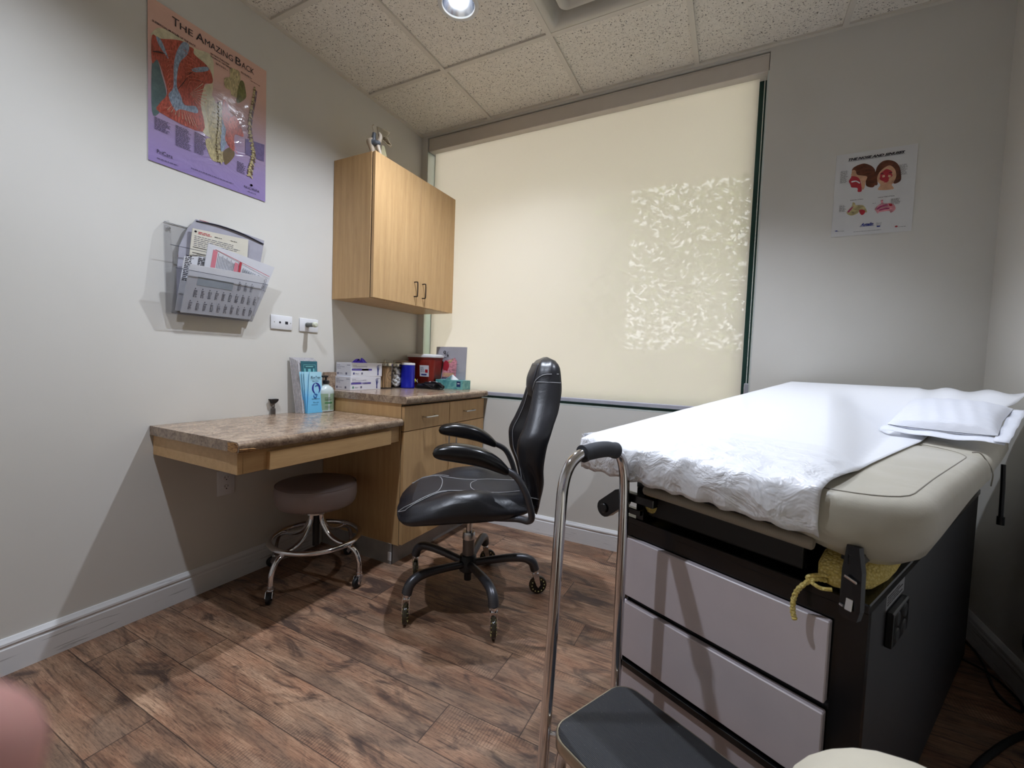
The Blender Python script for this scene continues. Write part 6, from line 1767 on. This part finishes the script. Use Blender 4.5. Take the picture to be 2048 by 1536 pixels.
# ---- cords on the floor in the right corner
t = thing('floor_cable', 'thin black power cord looping along the right-hand skirting', 'cord', (2.90, -0.35, 0.0))
b = new(); tube(b, catmull([(2.878, -.05, .006), (2.905, -.11, .006), (2.908, -.205, .006), (2.886, -.33, .006), (2.868, -.42, .006), (2.872, -.49, .006), (2.893, -.515, .006), (2.908, -.47, .012), (2.900, -.39, .014), (2.880, -.32, .012), (2.838, -.26, .006), (2.79, -.22, .006)], 8), .0042, 8); L_(obj('wire', b, blackp, t, smooth=True))
t = thing('air_hose', 'thick black hose crossing the floor at the lower right', 'hose', (2.70, -0.80, 0.0))
b = new(); tube(b, catmull([(2.905, -.60, .20), (2.900, -.60, .06), (2.88, -.61, .012), (2.843, -.645, .010), (2.79, -.70, .010), (2.736, -.765, .010), (2.66, -.865, .010), (2.60, -.98, .010), (2.57, -1.15, .010), (2.60, -1.4, .010)], 8), .0088, 10); L_(obj('tubing', b, blackp, t, smooth=True))
t = thing('hose_coupling', 'black rounded fitting on the right wall at the frame edge', 'fitting', (W, -0.545, 0.235))
b = new(); ball(b, (-.030, 0, 0), .052, 24, sc=(.58, 1.0, 1.25)); obj('cap', b, blackp, t, smooth=True)
# ================================================================== the seated photographer (knee and fingertip reach into the picture)
def skin_mesh(verts, edges, radii, levels=3, root=0):
    me = bpy.data.meshes.new('s'); me.from_pydata([Vector(v) for v in verts], edges, [])
    o = bpy.data.objects.new('s', me); COL.objects.link(o)
    sk = o.modifiers.new('skin', 'SKIN'); sk.use_smooth_shade = True
    ss = o.modifiers.new('sub', 'SUBSURF'); ss.levels = levels; ss.render_levels = levels
    for i, d in enumerate(me.skin_vertices[0].data):
        r = radii[i]; d.radius = r if isinstance(r, tuple) else (r, r); d.use_root = (i == root)
    dg = bpy.context.evaluated_depsgraph_get()
    m2 = bpy.data.meshes.new_from_object(o.evaluated_get(dg))
    b = new(); b.from_mesh(m2)
    bpy.data.objects.remove(o); bpy.data.meshes.remove(m2)
    return b
PR = thing('person', 'seated person in cream trousers, knee at the bottom edge of the view', 'person', (2.20, -2.80, 0.0))
g = G('photographer_skin'); g.col(g.ramp(g.noise(g.mapc(), 30, 3), [(0.3, lin((222, 164, 158))), (0.7, lin((232, 178, 170)))])); g.set(Roughness=0.45); g.b.inputs['Subsurface Weight'].default_value = 0.15; g.b.inputs['Subsurface Radius'].default_value = (0.02, 0.008, 0.005); skin_m = g.m
cloth = M('cream_twill', (208, 200, 180), 0.85, var=0.03, bump=0.25, bscale=400)
# trousers: both legs and hips
v = [(2.20, -2.84, .52), (2.29, -2.80, .51), (2.30, -2.42, .54), (2.270, -1.98, .530), (2.198, -1.785, .502), (2.235, -1.73, .30), (2.26, -1.74, .10),
     (2.08, -2.80, .51), (1.98, -2.55, .50), (1.86, -2.30, .46), (1.80, -2.20, .40), (1.79, -2.22, .25), (1.78, -2.26, .10), (2.20, -2.86, .70)]
e = [(0, 1), (1, 2), (2, 3), (3, 4), (4, 5), (5, 6), (0, 7), (7, 8), (8, 9), (9, 10), (10, 11), (11, 12), (0, 13)]
r = [(.15, .14), .13, .135, .140, .142, .075, .070, .12, .10, .085, .078, .07, .068, (.15, .12)]
L_(obj('trousers', skin_mesh(v, e, r), cloth, PR, smooth='all'))
# shirt
v = [(2.20, -2.87, .66), (2.20, -2.88, .82), (2.20, -2.88, .98), (2.20, -2.86, 1.07), (2.02, -2.87, 1.02), (1.93, -2.80, .88), (2.38, -2.87, 1.02), (2.46, -2.80, .86), (1.90, -2.76, .80), (2.46, -2.72, .78)]
e = [(0, 1), (1, 2), (2, 3), (2, 4), (4, 5), (2, 6), (6, 7), (5, 8), (7, 9)]
r = [(.15, .12), (.15, .115), (.155, .11), (.065, .06), .070, .055, .070, .055, .048, .048]
L_(obj('shirt', skin_mesh(v, e, r), M('pale_blue_shirt', (150, 166, 190), 0.85, bump=0.2, bscale=300), PR, smooth='all'))
# body: head, neck, forearms, hands as one surface grown through the chest
v = [(2.20, -2.86, 1.00), (2.19, -2.85, 1.12), (2.175, -2.83, 1.19), (2.17, -2.82, 1.29),
     (2.02, -2.87, 1.00), (1.90, -2.77, .80), (1.93, -2.65, .84), (1.9825, -2.5545, .9006), (1.9647, -2.5112, .9336),
     (1.9547, -2.4819, .9473), (1.9466, -2.4530, .9762), (1.9470, -2.4336, .9992), (1.9510, -2.4223, 1.0139),
     (1.950, -2.490, .958), (1.9377, -2.4724, .9812), (1.9362, -2.4606, .9999),
     (1.947, -2.500, .962), (1.934, -2.4865, .985), (1.934, -2.476, 1.004),
     (1.944, -2.510, .965), (1.932, -2.500, .983), (1.933, -2.492, .998),
     (1.9805, -2.506, .946), (1.9922, -2.4902, .9596), (2.000, -2.478, .972),
     (2.38, -2.87, 1.00), (2.46, -2.74, .80), (2.36, -2.62, .78), (2.30, -2.55, .745), (2.275, -2.50, .735), (2.27, -2.455, .725), (2.29, -2.45, .722), (2.255, -2.46, .722), (2.31, -2.46, .720), (2.25, -2.51, .73)]
e = [(0, 1), (1, 2), (2, 3), (0, 4), (4, 5), (5, 6), (6, 7), (7, 8), (8, 9), (9, 10), (10, 11), (11, 12), (8, 13), (13, 14), (14, 15), (8, 16), (16, 17), (17, 18), (8, 19), (19, 20), (20, 21), (8, 22), (22, 23), (23, 24),
     (0, 25), (25, 26), (26, 27), (27, 28), (28, 29), (29, 30), (29, 31), (29, 32), (29, 33), (28, 34)]
r = [(.08, .07), .052, .060, (.078, .088), .05, .038, .032, (.027, .020), (.030, .016), .0115, .0105, .0102, .0100, .010, .0085, .0076, .0098, .0082, .0074, .009, .0076, .0068, .0115, .0095, .0085,
     .05, .038, .032, (.026, .020), (.034, .016), .0085, .0085, .008, .0078, .010]
L_(obj('body', skin_mesh(v, e, r), skin_m, PR, smooth='all'))
b = new(); ball(b, (2.172, -2.838, 1.315), .098, 20, sc=(.95, 1.05, 1.0)); L_(obj('hair', b, M('dark_hair', (46, 36, 30), 0.6, bump=0.4, bscale=120), PR, smooth='all'))
for x, y in ((2.26, -1.69), (1.78, -2.21)):
    b = new(); loft(b, [[(x + rx * math.cos(2 * PI * k / 20), y + dy + ry * math.sin(2 * PI * k / 20), z) for k in range(20)] for rx, ry, dy, z in ((.045, .125, .02, .0), (.050, .132, .02, .012), (.046, .122, .015, .045), (.040, .075, -.025, .075), (.038, .050, -.045, .10))]); L_(obj('shoe', b, blackp, PR, smooth=True))
# the chair the photographer sits on
t = thing('side_chair', 'grey side chair under the seated person, behind the view', 'chair', (2.20, -2.86, 0))
cg = M('chair_grey_fabric', (90, 92, 98), 0.9, bump=0.2, bscale=200)
b = new(); box(b, (-.24, -.20, .37), (.24, .24, .41), .015); obj('seat', b, cg, t)
b = new(); box(b, (-.22, -.225, .52), (.22, -.20, .86), .010); obj('backrest', b, cg, t)
for sx in (-1, 1):
    for y in (-.19, .21):
        b = new(); tube(b, [(sx * .21, y, 0), (sx * .21, y, .37)] if y > 0 else [(sx * .21, -.21, 0), (sx * .21, -.212, .60)], .011, 10); obj('leg', b, chrome, t, smooth=True)
